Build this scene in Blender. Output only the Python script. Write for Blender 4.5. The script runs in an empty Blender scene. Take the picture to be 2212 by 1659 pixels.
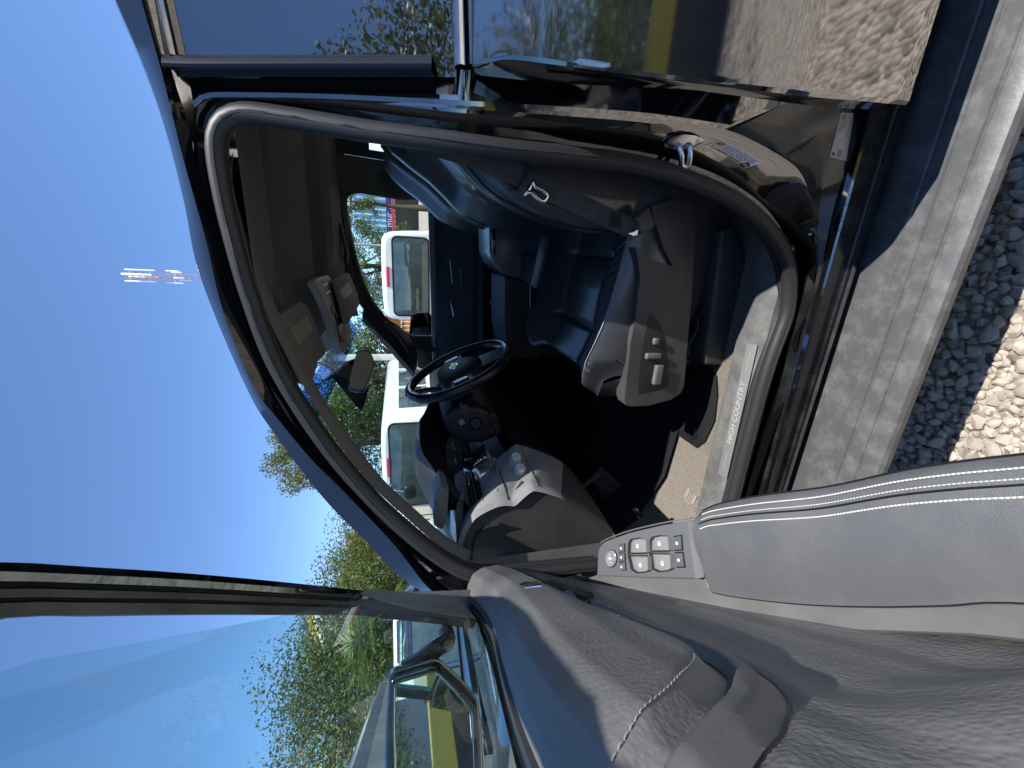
import bpy, bmesh, math, random
from mathutils import Vector, Matrix, noise
random.seed(7)
V = Vector
R = math.radians
scene = bpy.context.scene
col = scene.collection

# ------------------------------------------------------------------ camera
# world: x = towards the tail of the pickup, y = into its cab, z = up
CAM = V((0.0, -0.80, 1.50))
PSI, TH, RO = R(18.98), R(14.96), R(1.65)
LOOK = V((-math.sin(PSI)*math.cos(TH), math.cos(PSI)*math.cos(TH), -math.sin(TH)))
_r0 = V((math.cos(PSI), math.sin(PSI), 0)); _u0 = _r0.cross(LOOK)
RT = _r0*math.cos(RO) - _u0*math.sin(RO)
UP = _u0*math.cos(RO) + _r0*math.sin(RO)
cam = bpy.data.cameras.new('camera'); co = bpy.data.objects.new('camera', cam); col.objects.link(co)
M3 = Matrix((-UP, RT, -LOOK)).transposed()
co.matrix_world = Matrix.Translation(CAM) @ M3.to_4x4()
cam.sensor_width = 36; cam.sensor_fit = 'HORIZONTAL'; FPX = 880.0
cam.lens = FPX/2212*36; cam.clip_start = 0.01; cam.clip_end = 2000
scene.camera = co

# ------------------------------------------------------------------ sky, sun, exposure
SUN = V((0.49, -0.19, 1.0)).normalized()
w = bpy.data.worlds.new('World'); scene.world = w; w.use_nodes = True
nt = w.node_tree; bg = nt.nodes['Background']
sky = nt.nodes.new('ShaderNodeTexSky'); sky.sky_type = 'NISHITA'; sky.sun_disc = False
sky.sun_elevation = math.asin(SUN.z); sky.sun_rotation = math.atan2(SUN.x, SUN.y)
sky.air_density = 0.95; sky.dust_density = 0.0; sky.ozone_density = 8.0; sky.altitude = 1500
nt.links.new(sky.outputs[0], bg.inputs[0]); bg.inputs[1].default_value = 0.125
sl = bpy.data.lights.new('sun', 'SUN'); sl.energy = 4.3; sl.angle = R(0.53); sl.color = (1.0, 0.965, 0.91)
so = bpy.data.objects.new('sun', sl); col.objects.link(so)
so.rotation_euler = SUN.to_track_quat('Z', 'Y').to_euler(); so.location = SUN*30
scene.view_settings.view_transform = 'Standard'; scene.view_settings.look = 'None'
scene.view_settings.exposure = 1.0; scene.view_settings.gamma = 1
scene.render.engine = 'CYCLES'
try:
    scene.cycles.max_bounces = 10; scene.cycles.diffuse_bounces = 4; scene.cycles.glossy_bounces = 5
    scene.cycles.transparent_max_bounces = 24; scene.cycles.sample_clamp_indirect = 6; scene.cycles.use_denoising = True
except Exception: pass

# ------------------------------------------------------------------ point helpers (pixels of a 2212 x 1659 view of the photo)
def ray(X, Y): return LOOK + RT*((829.5 - Y)/FPX) + UP*((1106 - X)/FPX)
def Pz(X, Y, z): d = ray(X, Y); return CAM + d*((z - CAM.z)/d.z)
def Py(X, Y, y): d = ray(X, Y); return CAM + d*((y - CAM.y)/d.y)
def Pp(X, Y, p, n): d = ray(X, Y); n = V(n); return CAM + d*(n.dot(V(p) - CAM)/n.dot(d))
def Pd(X, Y, dist): d = ray(X, Y); return CAM + d*(dist/math.hypot(d.x, d.y))
def prof(z): return 0.0 if z < 1.35 else (z - 1.35)*0.30      # tumblehome of the cab side
def Ps(X, Y, off=0.0):                                          # a point on the cab side, off metres inboard
    d = ray(X, Y); t = 0.9
    for i in range(40):
        P = CAM + d*t; t = (prof(P.z) + off - CAM.y)/d.y
    return CAM + d*t
def Pq(X, Y, off=0.0):                                          # the same on the far (passenger) side
    d = ray(X, Y); t = 2.7
    for i in range(40):
        P = CAM + d*t; t = (1.93 - prof(P.z) - off - CAM.y)/d.y
    return CAM + d*t
def zm(x0, y0, wd):
    k = 2212.0/wd
    return lambda *pts: [((x0 + x/k)/1.82278, (y0 + y/k)/1.82278) for x, y in pts]
# the opened front door: s along the door from the hinge, n towards its inner side
AL = R(52); HG = V((-0.82, -0.02, 0)); DE = V((math.cos(AL), -math.sin(AL), 0)); DN = V((math.sin(AL), math.cos(AL), 0))
def D(s, n, z): return HG + DE*s + DN*n + V((0, 0, z))
def Dinv(P): q = P - HG; return q.dot(DE), q.dot(DN), P.z

def cr(pts, m):                                                 # Catmull-Rom through pts, m samples by length
    p = [V(q) for q in pts]
    L = [0.0]
    for i in range(1, len(p)): L.append(L[-1] + max((p[i] - p[i-1]).length, 1e-9))
    out = []
    for k in range(m):
        t = L[-1]*k/(m - 1); i = 0
        while i < len(p) - 2 and L[i+1] < t: i += 1
        u = (t - L[i])/(L[i+1] - L[i])
        a = p[i-1] if i > 0 else p[i]*2 - p[i+1]
        b, c = p[i], p[i+1]
        d = p[i+2] if i + 2 < len(p) else p[i+1]*2 - p[i]
        out.append(0.5*((b*2) + (c - a)*u + (a*2 - b*5 + c*4 - d)*u*u + (b*3 - a - c*3 + d)*u**3))
    return out
def ss(x, a, b):
    t = min(1, max(0, (x - a)/(b - a))); return t*t*(3 - 2*t)
def lerp(a, b, t): return a + (b - a)*t

# ------------------------------------------------------------------ mesh builder
class M:
    def __init__(s): s.v = []; s.f = []; s.m = []
    def add(s, vs, fs, mi=0):
        o = len(s.v); s.v += [V(q) for q in vs]
        for f in fs: s.f.append([o + i for i in f]); s.m.append(mi)
        return s
    def loft(s, rails, mi=0, cu=False, cv=False, mids=None):    # rails: list of equal-length point lists
        n = len(rails[0]); o = len(s.v); k = len(rails)
        for r in rails: s.v += [V(q) for q in r]
        for i in range(k if cv else k - 1):
            for j in range(n if cu else n - 1):
                a = o + i*n + j; b = o + i*n + (j + 1) % n
                c = o + ((i + 1) % k)*n + (j + 1) % n; d = o + ((i + 1) % k)*n + j
                s.f.append([a, b, c, d]); s.m.append(mids[i] if mids else mi)
        return s
    def tube(s, path, r, n=10, closed=False, cap=True, mi=0, flat=1.0, nrm=None):
        p = [V(q) for q in path]; k = len(p); rings = []; prev = None
        for i in range(k):
            t = (p[(i+1) % k] - p[i-1]) if closed else (p[min(i+1, k-1)] - p[max(i-1, 0)])
            t.normalize()
            if nrm is not None: a = V(nrm)
            elif prev is None: a = V((0, 0, 1)) if abs(t.z) < 0.9 else V((1, 0, 0))
            else: a = prev
            a = (a - t*a.dot(t)).normalized(); b = t.cross(a); prev = a
            rr = r[i] if isinstance(r, (list, tuple)) else r
            rings.append([p[i] + a*(math.cos(2*math.pi*j/n)*rr*flat) + b*(math.sin(2*math.pi*j/n)*rr) for j in range(n)])
        o = len(s.v); s.loft(rings, mi, cu=True, cv=closed)
        if cap and not closed:
            s.f.append([o + j for j in range(n)][::-1]); s.m.append(mi)
            e = o + (k-1)*n; s.f.append([e + j for j in range(n)]); s.m.append(mi)
        return s
    def box(s, c, d, rot=None, bev=0.0, seg=2, mi=0):
        bm = bmesh.new(); bmesh.ops.create_cube(bm, size=1)
        for v in bm.verts: v.co = V((v.co.x*d[0], v.co.y*d[1], v.co.z*d[2]))
        if bev > 0: bmesh.ops.bevel(bm, geom=bm.edges[:], offset=bev, segments=seg, affect='EDGES', profile=0.6)
        mt = (rot.to_4x4() if rot else Matrix.Identity(4)); bm.verts.index_update()
        s.add([V(c) + (mt @ v.co) for v in bm.verts], [[v.index for v in f.verts] for f in bm.faces], mi); bm.free()
        return s
    def prism(s, poly, d, mi=0, bev=0.0, seg=2):               # polygon poly extruded by vector d
        bm = bmesh.new(); d = V(d)
        a = [bm.verts.new(V(q)) for q in poly]; b = [bm.verts.new(V(q) + d) for q in poly]; k = len(a)
        bm.faces.new(a); bm.faces.new(b[::-1])
        for i in range(k): bm.faces.new([a[i], b[i], b[(i+1) % k], a[(i+1) % k]])
        bmesh.ops.recalc_face_normals(bm, faces=bm.faces[:])
        if bev > 0:
            ed = [e for e in bm.edges if e.calc_face_angle(0) > 0.5]
            try: bmesh.ops.bevel(bm, geom=ed, offset=bev, segments=seg, affect='EDGES', profile=0.6, clamp_overlap=True)
            except Exception: pass
        bmesh.ops.triangulate(bm, faces=[f for f in bm.faces if len(f.verts) > 4])
        bm.verts.index_update()
        s.add([v.co.copy() for v in bm.verts], [[v.index for v in f.verts] for f in bm.faces], mi); bm.free()
        return s
    def ell(s, c, d, rot=None, nu=20, nv=12, e=1.0, mi=0):      # (super)ellipsoid
        def sp(a): return math.copysign(abs(a)**e, a)
        mt = rot.to_3x3() if rot else Matrix.Identity(3); rows = []
        for i in range(nv + 1):
            ph = -math.pi/2 + math.pi*i/nv
            rows.append([V(c) + mt @ V((d[0]*sp(math.cos(ph))*sp(math.cos(2*math.pi*j/nu)), d[1]*sp(math.cos(ph))*sp(math.sin(2*math.pi*j/nu)), d[2]*sp(math.sin(ph)))) for j in range(nu)])
        return s.loft(rows, mi, cu=True)
    def disc(s, c, axis, prof_, n=28, mi=0):                    # lathe: prof_ = [(radius, along axis)]
        ax = V(axis).normalized(); a = ax.orthogonal().normalized(); b = ax.cross(a)
        return s.loft([[V(c) + ax*h + a*(r*math.cos(2*math.pi*j/n)) + b*(r*math.sin(2*math.pi*j/n)) for j in range(n)] for r, h in prof_], mi, cu=True)
    def build(s, name, mats, parent=None, ang=40, smooth=True, merge=False):
        me = bpy.data.meshes.new(name); me.from_pydata([tuple(v) for v in s.v], [], s.f)
        for m_ in (mats if isinstance(mats, (list, tuple)) else [mats]): me.materials.append(m_)
        me.polygons.foreach_set('material_index', s.m)
        bm = bmesh.new(); bm.from_mesh(me)
        if merge: bmesh.ops.remove_doubles(bm, verts=bm.verts[:], dist=1e-5)
        bmesh.ops.recalc_face_normals(bm, faces=bm.faces[:]); bm.to_mesh(me); bm.free()
        if smooth:
            me.polygons.foreach_set('use_smooth', [True]*len(me.polygons)); me.set_sharp_from_angle(angle=R(ang))
        o = bpy.data.objects.new(name, me); col.objects.link(o)
        if parent: o.parent = parent
        return o
def tag(o, label=None, cat=None, group=None, kind=None):
    if label: o['label'] = label
    if cat: o['category'] = cat
    if group: o['group'] = group
    if kind: o['kind'] = kind
    return o
def thing(name, label, cat, group=None):
    o = bpy.data.objects.new(name, None); col.objects.link(o); o.empty_display_size = 0.1
    return tag(o, label, cat, group)
def text_mesh(txt, size, origin, xd, yd, ext=0.0005, align='LEFT'):
    cu = bpy.data.curves.new('lettering', 'FONT'); cu.body = txt; cu.size = size; cu.extrude = ext; cu.align_x = align; cu.align_y = 'CENTER'
    ob = bpy.data.objects.new('lettering', cu); col.objects.link(ob)
    dg = bpy.context.evaluated_depsgraph_get(); me = bpy.data.meshes.new_from_object(ob.evaluated_get(dg))
    xd = V(xd).normalized(); yd = V(yd); yd = (yd - xd*yd.dot(xd)).normalized(); zd = xd.cross(yd)
    vs = [V(origin) + xd*v.co.x + yd*v.co.y + zd*v.co.z for v in me.vertices]; fs = [list(p.vertices) for p in me.polygons]
    bpy.data.objects.remove(ob); bpy.data.meshes.remove(me)
    return vs, fs

# ------------------------------------------------------------------ materials
def mat(name, c, rough=0.5, spec=0.5, metal=0.0, coat=0.0, ior=1.45, bump=None, vary=None, fleck=None, trans=0.0, crough=0.03, emit=None):
    m = bpy.data.materials.new(name); m.use_nodes = True; n = m.node_tree; b = n.nodes['Principled BSDF']
    b.inputs['Base Color'].default_value = (*c, 1); b.inputs['Roughness'].default_value = rough
    b.inputs['Metallic'].default_value = metal; b.inputs['IOR'].default_value = ior; b.inputs['Specular IOR Level'].default_value = spec
    b.inputs['Coat Weight'].default_value = coat; b.inputs['Coat Roughness'].default_value = crough; b.inputs['Transmission Weight'].default_value = trans
    tc = n.nodes.new('ShaderNodeTexCoord')
    if vary:                                                    # (scale, second colour, low, high): dust and wear
        t = n.nodes.new('ShaderNodeTexNoise'); t.inputs['Scale'].default_value = vary[0]; t.inputs['Detail'].default_value = 6; t.inputs['Roughness'].default_value = 0.65
        r = n.nodes.new('ShaderNodeMapRange'); r.inputs['From Min'].default_value = vary[2]; r.inputs['From Max'].default_value = vary[3]
        x = n.nodes.new('ShaderNodeMix'); x.data_type = 'RGBA'; x.inputs['A'].default_value = (*c, 1); x.inputs['B'].default_value = (*vary[1], 1)
        n.links.new(tc.outputs['Object'], t.inputs['Vector']); n.links.new(t.outputs['Fac'], r.inputs['Value'])
        n.links.new(r.outputs[0], x.inputs['Factor']); n.links.new(x.outputs['Result'], b.inputs['Base Color'])
        if len(vary) > 4:
            r2 = n.nodes.new('ShaderNodeMapRange'); r2.inputs['To Min'].default_value = rough; r2.inputs['To Max'].default_value = vary[4]
            n.links.new(r.outputs[0], r2.inputs['Value']); n.links.new(r2.outputs[0], b.inputs['Roughness'])
    if bump:                                                    # (kind, scale, strength, distance)
        bp = n.nodes.new('ShaderNodeBump'); bp.inputs['Strength'].default_value = bump[2]; bp.inputs['Distance'].default_value = bump[3]
        if bump[0] == 'noise':
            t = n.nodes.new('ShaderNodeTexNoise'); t.inputs['Scale'].default_value = bump[1]; t.inputs['Detail'].default_value = 5; o_ = t.outputs['Fac']
        else:
            t = n.nodes.new('ShaderNodeTexVoronoi'); t.feature = 'DISTANCE_TO_EDGE' if bump[0] == 'grain' else 'F1'; t.inputs['Scale'].default_value = bump[1]; o_ = t.outputs['Distance']
            if bump[0] == 'wrinkle':                            # soft irregular leather pebbling
                t.feature = 'SMOOTH_F1'; t.inputs['Smoothness'].default_value = .6; wn_ = n.nodes.new('ShaderNodeTexNoise'); wn_.inputs['Scale'].default_value = bump[1]*.35; wn_.inputs['Detail'].default_value = 6
                sc_ = n.nodes.new('ShaderNodeMath'); sc_.operation = 'MULTIPLY_ADD'; sc_.inputs[1].default_value = 1.4; n.links.new(tc.outputs['Object'], wn_.inputs['Vector']); n.links.new(wn_.outputs['Fac'], sc_.inputs[0]); n.links.new(o_, sc_.inputs[2]); o_ = sc_.outputs[0]
            if bump[0] == 'grain':
                mr = n.nodes.new('ShaderNodeMapRange'); mr.inputs['From Max'].default_value = 0.25; n.links.new(o_, mr.inputs['Value']); o_ = mr.outputs[0]
        n.links.new(tc.outputs['Object'], t.inputs['Vector']); n.links.new(o_, bp.inputs['Height']); n.links.new(bp.outputs[0], b.inputs['Normal'])
    if emit: b.inputs['Emission Color'].default_value = (*emit[:3], 1); b.inputs['Emission Strength'].default_value = emit[3]
    return m
def glass(name, tint, dirt=0.0, rough=0.0, ior=.6, dscale=6):
    m = bpy.data.materials.new(name); m.use_nodes = True; n = m.node_tree; n.nodes.remove(n.nodes['Principled BSDF'])
    out = n.nodes['Material Output']; tr = n.nodes.new('ShaderNodeBsdfTransparent'); tr.inputs[0].default_value = (*tint, 1)
    gl = n.nodes.new('ShaderNodeBsdfGlossy'); gl.inputs['Roughness'].default_value = rough
    lw = n.nodes.new('ShaderNodeLayerWeight'); lw.inputs['Blend'].default_value = .5
    pw = n.nodes.new('ShaderNodeMath'); pw.operation = 'POWER'; pw.inputs[1].default_value = 5
    ma = n.nodes.new('ShaderNodeMath'); ma.operation = 'MULTIPLY_ADD'; ma.inputs[1].default_value = ior; ma.inputs[2].default_value = .035
    mx = n.nodes.new('ShaderNodeMixShader'); n.links.new(lw.outputs['Facing'], pw.inputs[0]); n.links.new(pw.outputs[0], ma.inputs[0]); n.links.new(ma.outputs[0], mx.inputs[0]); n.links.new(tr.outputs[0], mx.inputs[1]); n.links.new(gl.outputs[0], mx.inputs[2])
    last = mx
    if dirt:
        tc = n.nodes.new('ShaderNodeTexCoord'); t = n.nodes.new('ShaderNodeTexNoise'); t.inputs['Scale'].default_value = dscale; t.inputs['Detail'].default_value = 9; t.inputs['Roughness'].default_value = 0.72; t.inputs['Distortion'].default_value = 0.6
        r = n.nodes.new('ShaderNodeMapRange'); r.inputs['From Min'].default_value = 0.45; r.inputs['From Max'].default_value = 0.78; r.inputs['To Max'].default_value = dirt
        df = n.nodes.new('ShaderNodeBsdfDiffuse'); df.inputs[0].default_value = (.6, .62, .6, 1)
        tl = n.nodes.new('ShaderNodeBsdfTranslucent'); tl.inputs[0].default_value = (.6, .62, .6, 1)
        ad = n.nodes.new('ShaderNodeMixShader'); n.links.new(df.outputs[0], ad.inputs[1]); n.links.new(tl.outputs[0], ad.inputs[2])
        m2 = n.nodes.new('ShaderNodeMixShader')
        n.links.new(tc.outputs['Object'], t.inputs['Vector']); n.links.new(t.outputs['Fac'], r.inputs['Value']); n.links.new(r.outputs[0], m2.inputs[0])
        n.links.new(mx.outputs[0], m2.inputs[1]); n.links.new(ad.outputs[0], m2.inputs[2]); last = m2
    n.links.new(last.outputs[0], out.inputs['Surface'])
    return m
def island(name, cols, rough=0.7, spec=0.3, bump=None, trl=0.0, noise_amt=None):   # a colour per loose piece (stones, leaves)
    m = mat(name, cols[0], rough, spec, bump=bump); n = m.node_tree; b = n.nodes['Principled BSDF']
    g = n.nodes.new('ShaderNodeNewGeometry'); r = n.nodes.new('ShaderNodeValToRGB'); r.color_ramp.interpolation = 'LINEAR'
    while len(r.color_ramp.elements) < len(cols): r.color_ramp.elements.new(0.5)
    for i, c in enumerate(cols):
        r.color_ramp.elements[i].position = i/(len(cols) - 1); r.color_ramp.elements[i].color = (*c, 1)
    n.links.new(g.outputs['Random Per Island'], r.inputs[0]); n.links.new(r.outputs[0], b.inputs['Base Color'])
    if trl:
        tl = n.nodes.new('ShaderNodeBsdfTranslucent'); mx = n.nodes.new('ShaderNodeMixShader'); mx.inputs[0].default_value = trl
        n.links.new(r.outputs[0], tl.inputs[0]); n.links.new(b.outputs[0], mx.inputs[1]); n.links.new(tl.outputs[0], mx.inputs[2])
        n.links.new(mx.outputs[0], n.nodes['Material Output'].inputs['Surface'])
    return m

DUST = (.13, .12, .105)
PAINT = mat('black paint', (.004, .0045, .006), .05, .5, coat=1.0, ior=3.0, crough=.015, vary=(5, (.012, .012, .013), .45, .8))
PAINTD = mat('dusty black paint', (.004, .004, .005), .05, .5, coat=1.0, ior=2.4, crough=.015, vary=(16, (.018, .017, .016), .58, .85, .2))
PAINTR = mat('roof black paint', (.004, .0045, .006), .08, .5, coat=.6, ior=1.55, crough=.03)
ROCK = mat('dusty rocker paint', (.007, .007, .008), .22, .5, coat=.5, ior=1.5, crough=.10, vary=(11, (.030, .028, .025), .45, .75, .5))
RUB = mat('rubber seal', (.024, .024, .026), .48, .45, bump=('noise', 300, .15, .0005))
RUBD = mat('dusty rubber seal', (.04, .041, .042), .55, .4, vary=(14, (.10, .10, .098), .4, .75))
BLK = mat('satin black trim', (.010, .010, .012), .38, .5)
GLOSSB = mat('gloss black trim', (.006, .006, .008), .10, .5, coat=.6, ior=1.5)
CHROME = mat('chrome', (.82, .83, .84), .09, .5, metal=1.0, vary=(30, (.6, .6, .62), .5, .75, .22))
STEEL = mat('zinc steel', (.62, .64, .68), .2, .5, metal=1.0)
PLAS = mat('grained charcoal plastic', (.046, .046, .047), .46, .5, bump=('noise', 420, .25, .0006), vary=(5, (.075, .073, .068), .45, .75))
PLASG = mat('dusty grey plastic', (.092, .092, .091), .42, .5, bump=('noise', 380, .22, .0006), vary=(6, (.135, .133, .128), .4, .75))
PLASD = mat('dark dash plastic', (.018, .018, .020), .5, .4, bump=('noise', 400, .25, .0006))
LEA = mat('black leather', (.030, .032, .036), .34, .7, coat=.9, crough=.16, bump=('grain', 420, .35, .0006), vary=(9, (.055, .055, .056), .45, .75, .42))
LEAD = mat('dusty door leather', (.098, .097, .097), .43, .6, coat=.30, crough=.45, bump=('wrinkle', 260, .42, .0010), vary=(4, (.165, .162, .155), .4, .72, .55))
LEAP = mat('soft armrest leather', (.085, .088, .096), .40, .55, bump=('grain', 520, .3, .0005), vary=(5, (.13, .13, .13), .45, .8, .5))
HEAD = mat('headliner cloth', (.138, .143, .141), .9, .1, bump=('noise', 700, .3, .0006))
VISOR = mat('visor cloth', (.175, .177, .17), .85, .1, bump=('noise', 600, .25, .0005))
CONS = mat('overhead console plastic', (.24, .238, .222), .5, .4, bump=('noise', 500, .2, .0004))
CARPET = mat('tan grey carpet', (.205, .187, .163), .95, .05, bump=('noise', 520, .9, .004), vary=(120, (.15, .125, .10), .35, .7))
MATD = mat('black mat and footwell shade', (.010, .010, .011), .7, .2, bump=('noise', 250, .5, .002))
SILLM = mat('dusty sill plate', (.085, .086, .086), .6, .35, bump=('noise', 220, .3, .0008), vary=(17, (.165, .163, .155), .38, .72))
SILVER = mat('silver sill badge', (.22, .22, .215), .45, .5, metal=.3)
BADGE = mat('badge lettering', (.33, .33, .32), .5, .4)
WHITEM = mat('white print', (.75, .75, .73), .6, .3)
LABELW = mat('white paper label', (.84, .84, .82), .5, .3)
YELLOW = mat('yellow print', (.70, .42, .02), .5, .3)
INK = mat('dark print', (.03, .03, .035), .6, .3)
TAN = mat('dusty paper label', (.50, .45, .39), .55, .3, vary=(30, (.36, .32, .27), .4, .75))
STITCH = mat('grey thread', (.52, .51, .46), .8, .2)
STEP = mat('dusty running board plastic', (.072, .073, .075), .42, .5, bump=('noise', 160, .25, .001), vary=(22, (.15, .149, .146), .46, .8))
UNDER = mat('underbody black', (.010, .010, .012), .55, .4, vary=(6, (.03, .028, .026), .4, .75))
NAVY = mat('rocker underside', (.010, .011, .018), .3, .5)
RED = mat('red plastic', (.55, .03, .04), .35, .5)
PINKR = mat('brake lamp lens', (.62, .05, .09), .3, .5)
MIRR = mat('mirror glass', (.85, .88, .88), .02, .5, metal=1.0)
WSG = glass('windscreen glass', (.80, .93, .88), .05, ior=.35, dscale=5)
SIDEG = glass('tinted door glass', (.70, .89, .86), .20, ior=.30, dscale=3.2)
PASSG = glass('passenger glass', (.86, .95, .92), .02, ior=.6)
PRIV = mat('privacy glass', (.003, .004, .006), .015, .5, coat=.0, ior=2.8, vary=(40, (.03, .03, .03), .66, .85))
# ================================================================== THE PICKUP: BODY
truck = thing('pickup_truck', 'black crew cab pickup truck with its driver door standing wide open', 'pickup truck')
def prof2(z):                                                   # outer skin of the doors: shoulder, bulge, tuck-under
    if z > 1.38: return 0.008 + (z - 1.38)*0.30
    if z > 1.27: return lerp(-0.042, 0.008, (z - 1.27)/.11)
    if z > 0.85: return lerp(-0.145, -0.042, ((z - 0.85)/0.42)**1.2)
    if z > 0.62: return -0.145
    return lerp(-0.045, -0.145, ss(z, 0.34, 0.62))
def Po(X, Y, off=0.0):
    d = ray(X, Y); t = 0.8
    for i in range(60):
        P = CAM + d*t; t = 0.5*t + 0.5*(prof2(P.z) + off - CAM.y)/d.y
    return CAM + d*t
dx = lambda rail, a, b=0, c=0: [p + V((a, b, c)) for p in rail]

# ---- roof edge and windscreen pillar: three traced edges lofted
R0p = [(250,0),(320,165),(365,300),(400,440),(435,600),(530,830),(590,930),(700,1074),(800,1175),(850,1230),(915,1275),(960,1300)]
R1p = [(305,0),(345,140),(370,240),(395,340),(445,520),(480,665),(545,830),(600,905),(675,995),(750,1070),(850,1175),(925,1270),(975,1300)]
R2p = [(335,0),(370,150),(410,280),(425,370),(470,525),(505,665),(595,870),(675,975),(750,1050),(850,1160),(950,1270),(1000,1295)]
N = 70
R0 = cr([Ps(X, Y, .035) for X, Y in R0p], N); R1 = cr([Ps(X, Y, .0) for X, Y in R1p], N); R2 = cr([Ps(X, Y, .022) for X, Y in R2p], N)
Sp = [(1290,1222),(1150,1236),(1060,1243),(1010,1238),(950,1205),(880,1150),(800,1075),(700,955),(600,795),(540,640),(500,500),(478,400),(468,330),(470,290),(485,262),(510,248),(545,245),(620,255),(720,271),(800,284),(950,304),(1106,325),(1240,338),(1356,352),(1440,372),(1506,395),(1560,418),(1606,445),(1650,485),(1681,525),(1700,570),(1706,620),(1701,675),(1684,725),(1671,760),(1649,829),(1616,953),(1594,1040),(1578,1100)]
soff = lambda X: lerp(.030, .056, ss(X, 850, 1400))
SEAL = cr([Ps(X, Y, soff(X)) for X, Y in Sp], 190)
# upper part of the seal path matching the roof edge rails
Su = [(468,330),(478,400),(500,500),(540,640),(600,795),(700,955),(800,1075),(880,1150),(950,1205),(1010,1238)]
SU = cr([Ps(X - 14, Y + 6, .040) for X, Y in Su], N)
R1u = cr([Ps(X, Y, .0) for X, Y in [(395,300)] + R1p[3:]], N)
R2u = cr([Ps(X, Y, .022) for X, Y in [(418,300)] + R2p[3:]], N)
m = M()
back = lambda rail: [rail[0] + V((1.3, 0, .01))] + rail
roof_in = []
for i, p in enumerate(R0):
    roof_in.append(p + V((0, .055, .018)))
m.loft([back(R1), back(dx(R0, 0, -.012, -.004)), back(R0), back(dx(R0, 0, .02, .010)), back(roof_in)], 0)
top = [p for p in R0 if p.x > -0.42]
rl = []
for yy, zz in [(.055,.018),(.15,.035),(.35,.055),(.7,.075),(1.0,.08),(1.3,.072),(1.55,.05),(1.62,.03)]:
    rl.append([V((1.7, top[0].y + yy, top[0].z + zz))] + [p + V((-(0.02 if 0.3 < yy < 1.4 else 0)*0, yy, zz + min(0, (p.x + .2)*.02))) for p in top])
m.loft(rl, 0)
m.loft([back(R1), back(R2)], 0)
m.build('roof_panel', PAINTR, truck, ang=30)
m = M()
R3 = [lerp(a, b, .36) + V((0, -.006, 0)) for a, b in zip(R2u, SU)]; R4 = [lerp(a, b, .55) + V((0, -.004, 0)) for a, b in zip(R2u, SU)]; R5 = [lerp(a, b, .74) + V((0, .012, 0)) for a, b in zip(R2u, SU)]
m.loft([R2u, [p + V((0, .008, 0)) for p in R2u], R3, R4, R5, SU], mids=[1, 1, 0, 1, 1])  # satin black strips stand in for dark reflections between the glossy ones
m.build('door_opening_upper_flange', [PAINT, BLK], truck, ang=25)

# ---- jamb of the centre pillar, running round into the sill
Lp = [(436,300),(419,262),(421,233),(448,212),(541,210),(700,213),(850,220),(1000,228),(1200,240),(1402,256),(1565,279),(1664,324),(1726,368),(1751,430),(1763,492),(1763,554),(1756,631),(1725,730),(1715,804),(1668,941),(1634,1042),(1610,1110)]
def loff(i, k): return lerp(.030, .012, ss(i, 8, 15))
L3 = cr([Ps(X, Y, loff(i, 0)) for i, (X, Y) in enumerate(Lp)], 90)
Sj = [(462,318),(456,280),(474,250),(505,234),(545,230),(700,250),(850,272),(1000,293),(1200,318),(1402,345),(1540,392),(1620,440),(1672,490),(1700,530),(1716,570),(1721,620),(1716,680),(1690,745),(1665,829),(1632,953),(1609,1042),(1593,1105)]
S3 = cr([Ps(X, Y, soff(X) + .012) for X, Y in Sj], 90)
m = M()
m.loft([S3, [lerp(a, b, .22) + V((0, .018, 0)) for a, b in zip(S3, L3)], [lerp(a, b, .42) + V((0, .012, 0)) for a, b in zip(S3, L3)],
        [lerp(a, b, .62) + V((0, .002, 0)) for a, b in zip(S3, L3)], [lerp(a, b, .88) + V((0, -.003, 0)) for a, b in zip(S3, L3)], L3], 0)
ap = [(400,128),(600,138),(800,143),(1000,150),(1104,158),(1228,166),(1481,182),(1600,205),(1700,222)]
Lu = cr([Ps(X, Y, .030) for X, Y in Lp[2:11]], 50); au = cr([Ps(X, Y, .05) for X, Y in ap], 50)
m.loft([Lu, [lerp(a, b, .12) + V((0, -.004, 0)) for a, b in zip(Lu, au)], [lerp(a, b, .55) for a, b in zip(Lu, au)], au], 0)
Ll = cr([Ps(X, Y, loff(i + 10, 0)) for i, (X, Y) in enumerate(Lp[10:17])], 40)
al = cr([Py(1700,222,.05), Py(1820,232,.04), Py(1866,243,.02), Py(1803,442,.008), Py(1772,591,.008), Py(1757,640,.010)], 40)
m.loft([Ll, [lerp(a, b, .06) + V((0, .004, -.006)) for a, b in zip(Ll, al)], [lerp(a, b, .5) + V((0, .012, 0)) for a, b in zip(Ll, al)], al], 1)
jamb = m.build('door_jamb', [PAINTD, ROCK], truck, ang=30)

# ---- rocker
def xr(pix, y, x0=-1.3, x1=1.7):                                # a straight sill line through traced pixels at depth y
    a, b = [Py(X, Y, y) for X, Y in pix]; k = (b.z - a.z)/(b.x - a.x)
    return [V((x, y, a.z + k*(x - a.x))) for x in (x1, .5, .25, 0, -.25, -.5, -.75, x0)]
m = M()
q1 = xr([(1866,240),(1711,830)], .004); q2 = xr([(1888,240),(1724,830)], -.010); q3 = xr([(1938,240),(1757,830)], -.004); q4 = xr([(1946,240),(1763,830)], -.014); q5 = xr([(1957,240),(1771,830)], -.010)
q0 = dx(q1, 0, .03, .004)
m.loft([q0, q1], 1); m.loft([q1, [lerp(a, b, .5) + V((0, -.004, .001)) for a, b in zip(q1, q2)], q2, dx(q2, 0, .008, -.006)], 0)
m.loft([dx(q2, 0, .008, -.006), dx(q3, 0, .004, .004), q3], 1); m.loft([q3, q4, q5, dx(q5, 0, .012, -.004)], 0)
m.build('rocker_panel', [PAINTD, ROCK], truck, ang=30)
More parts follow.
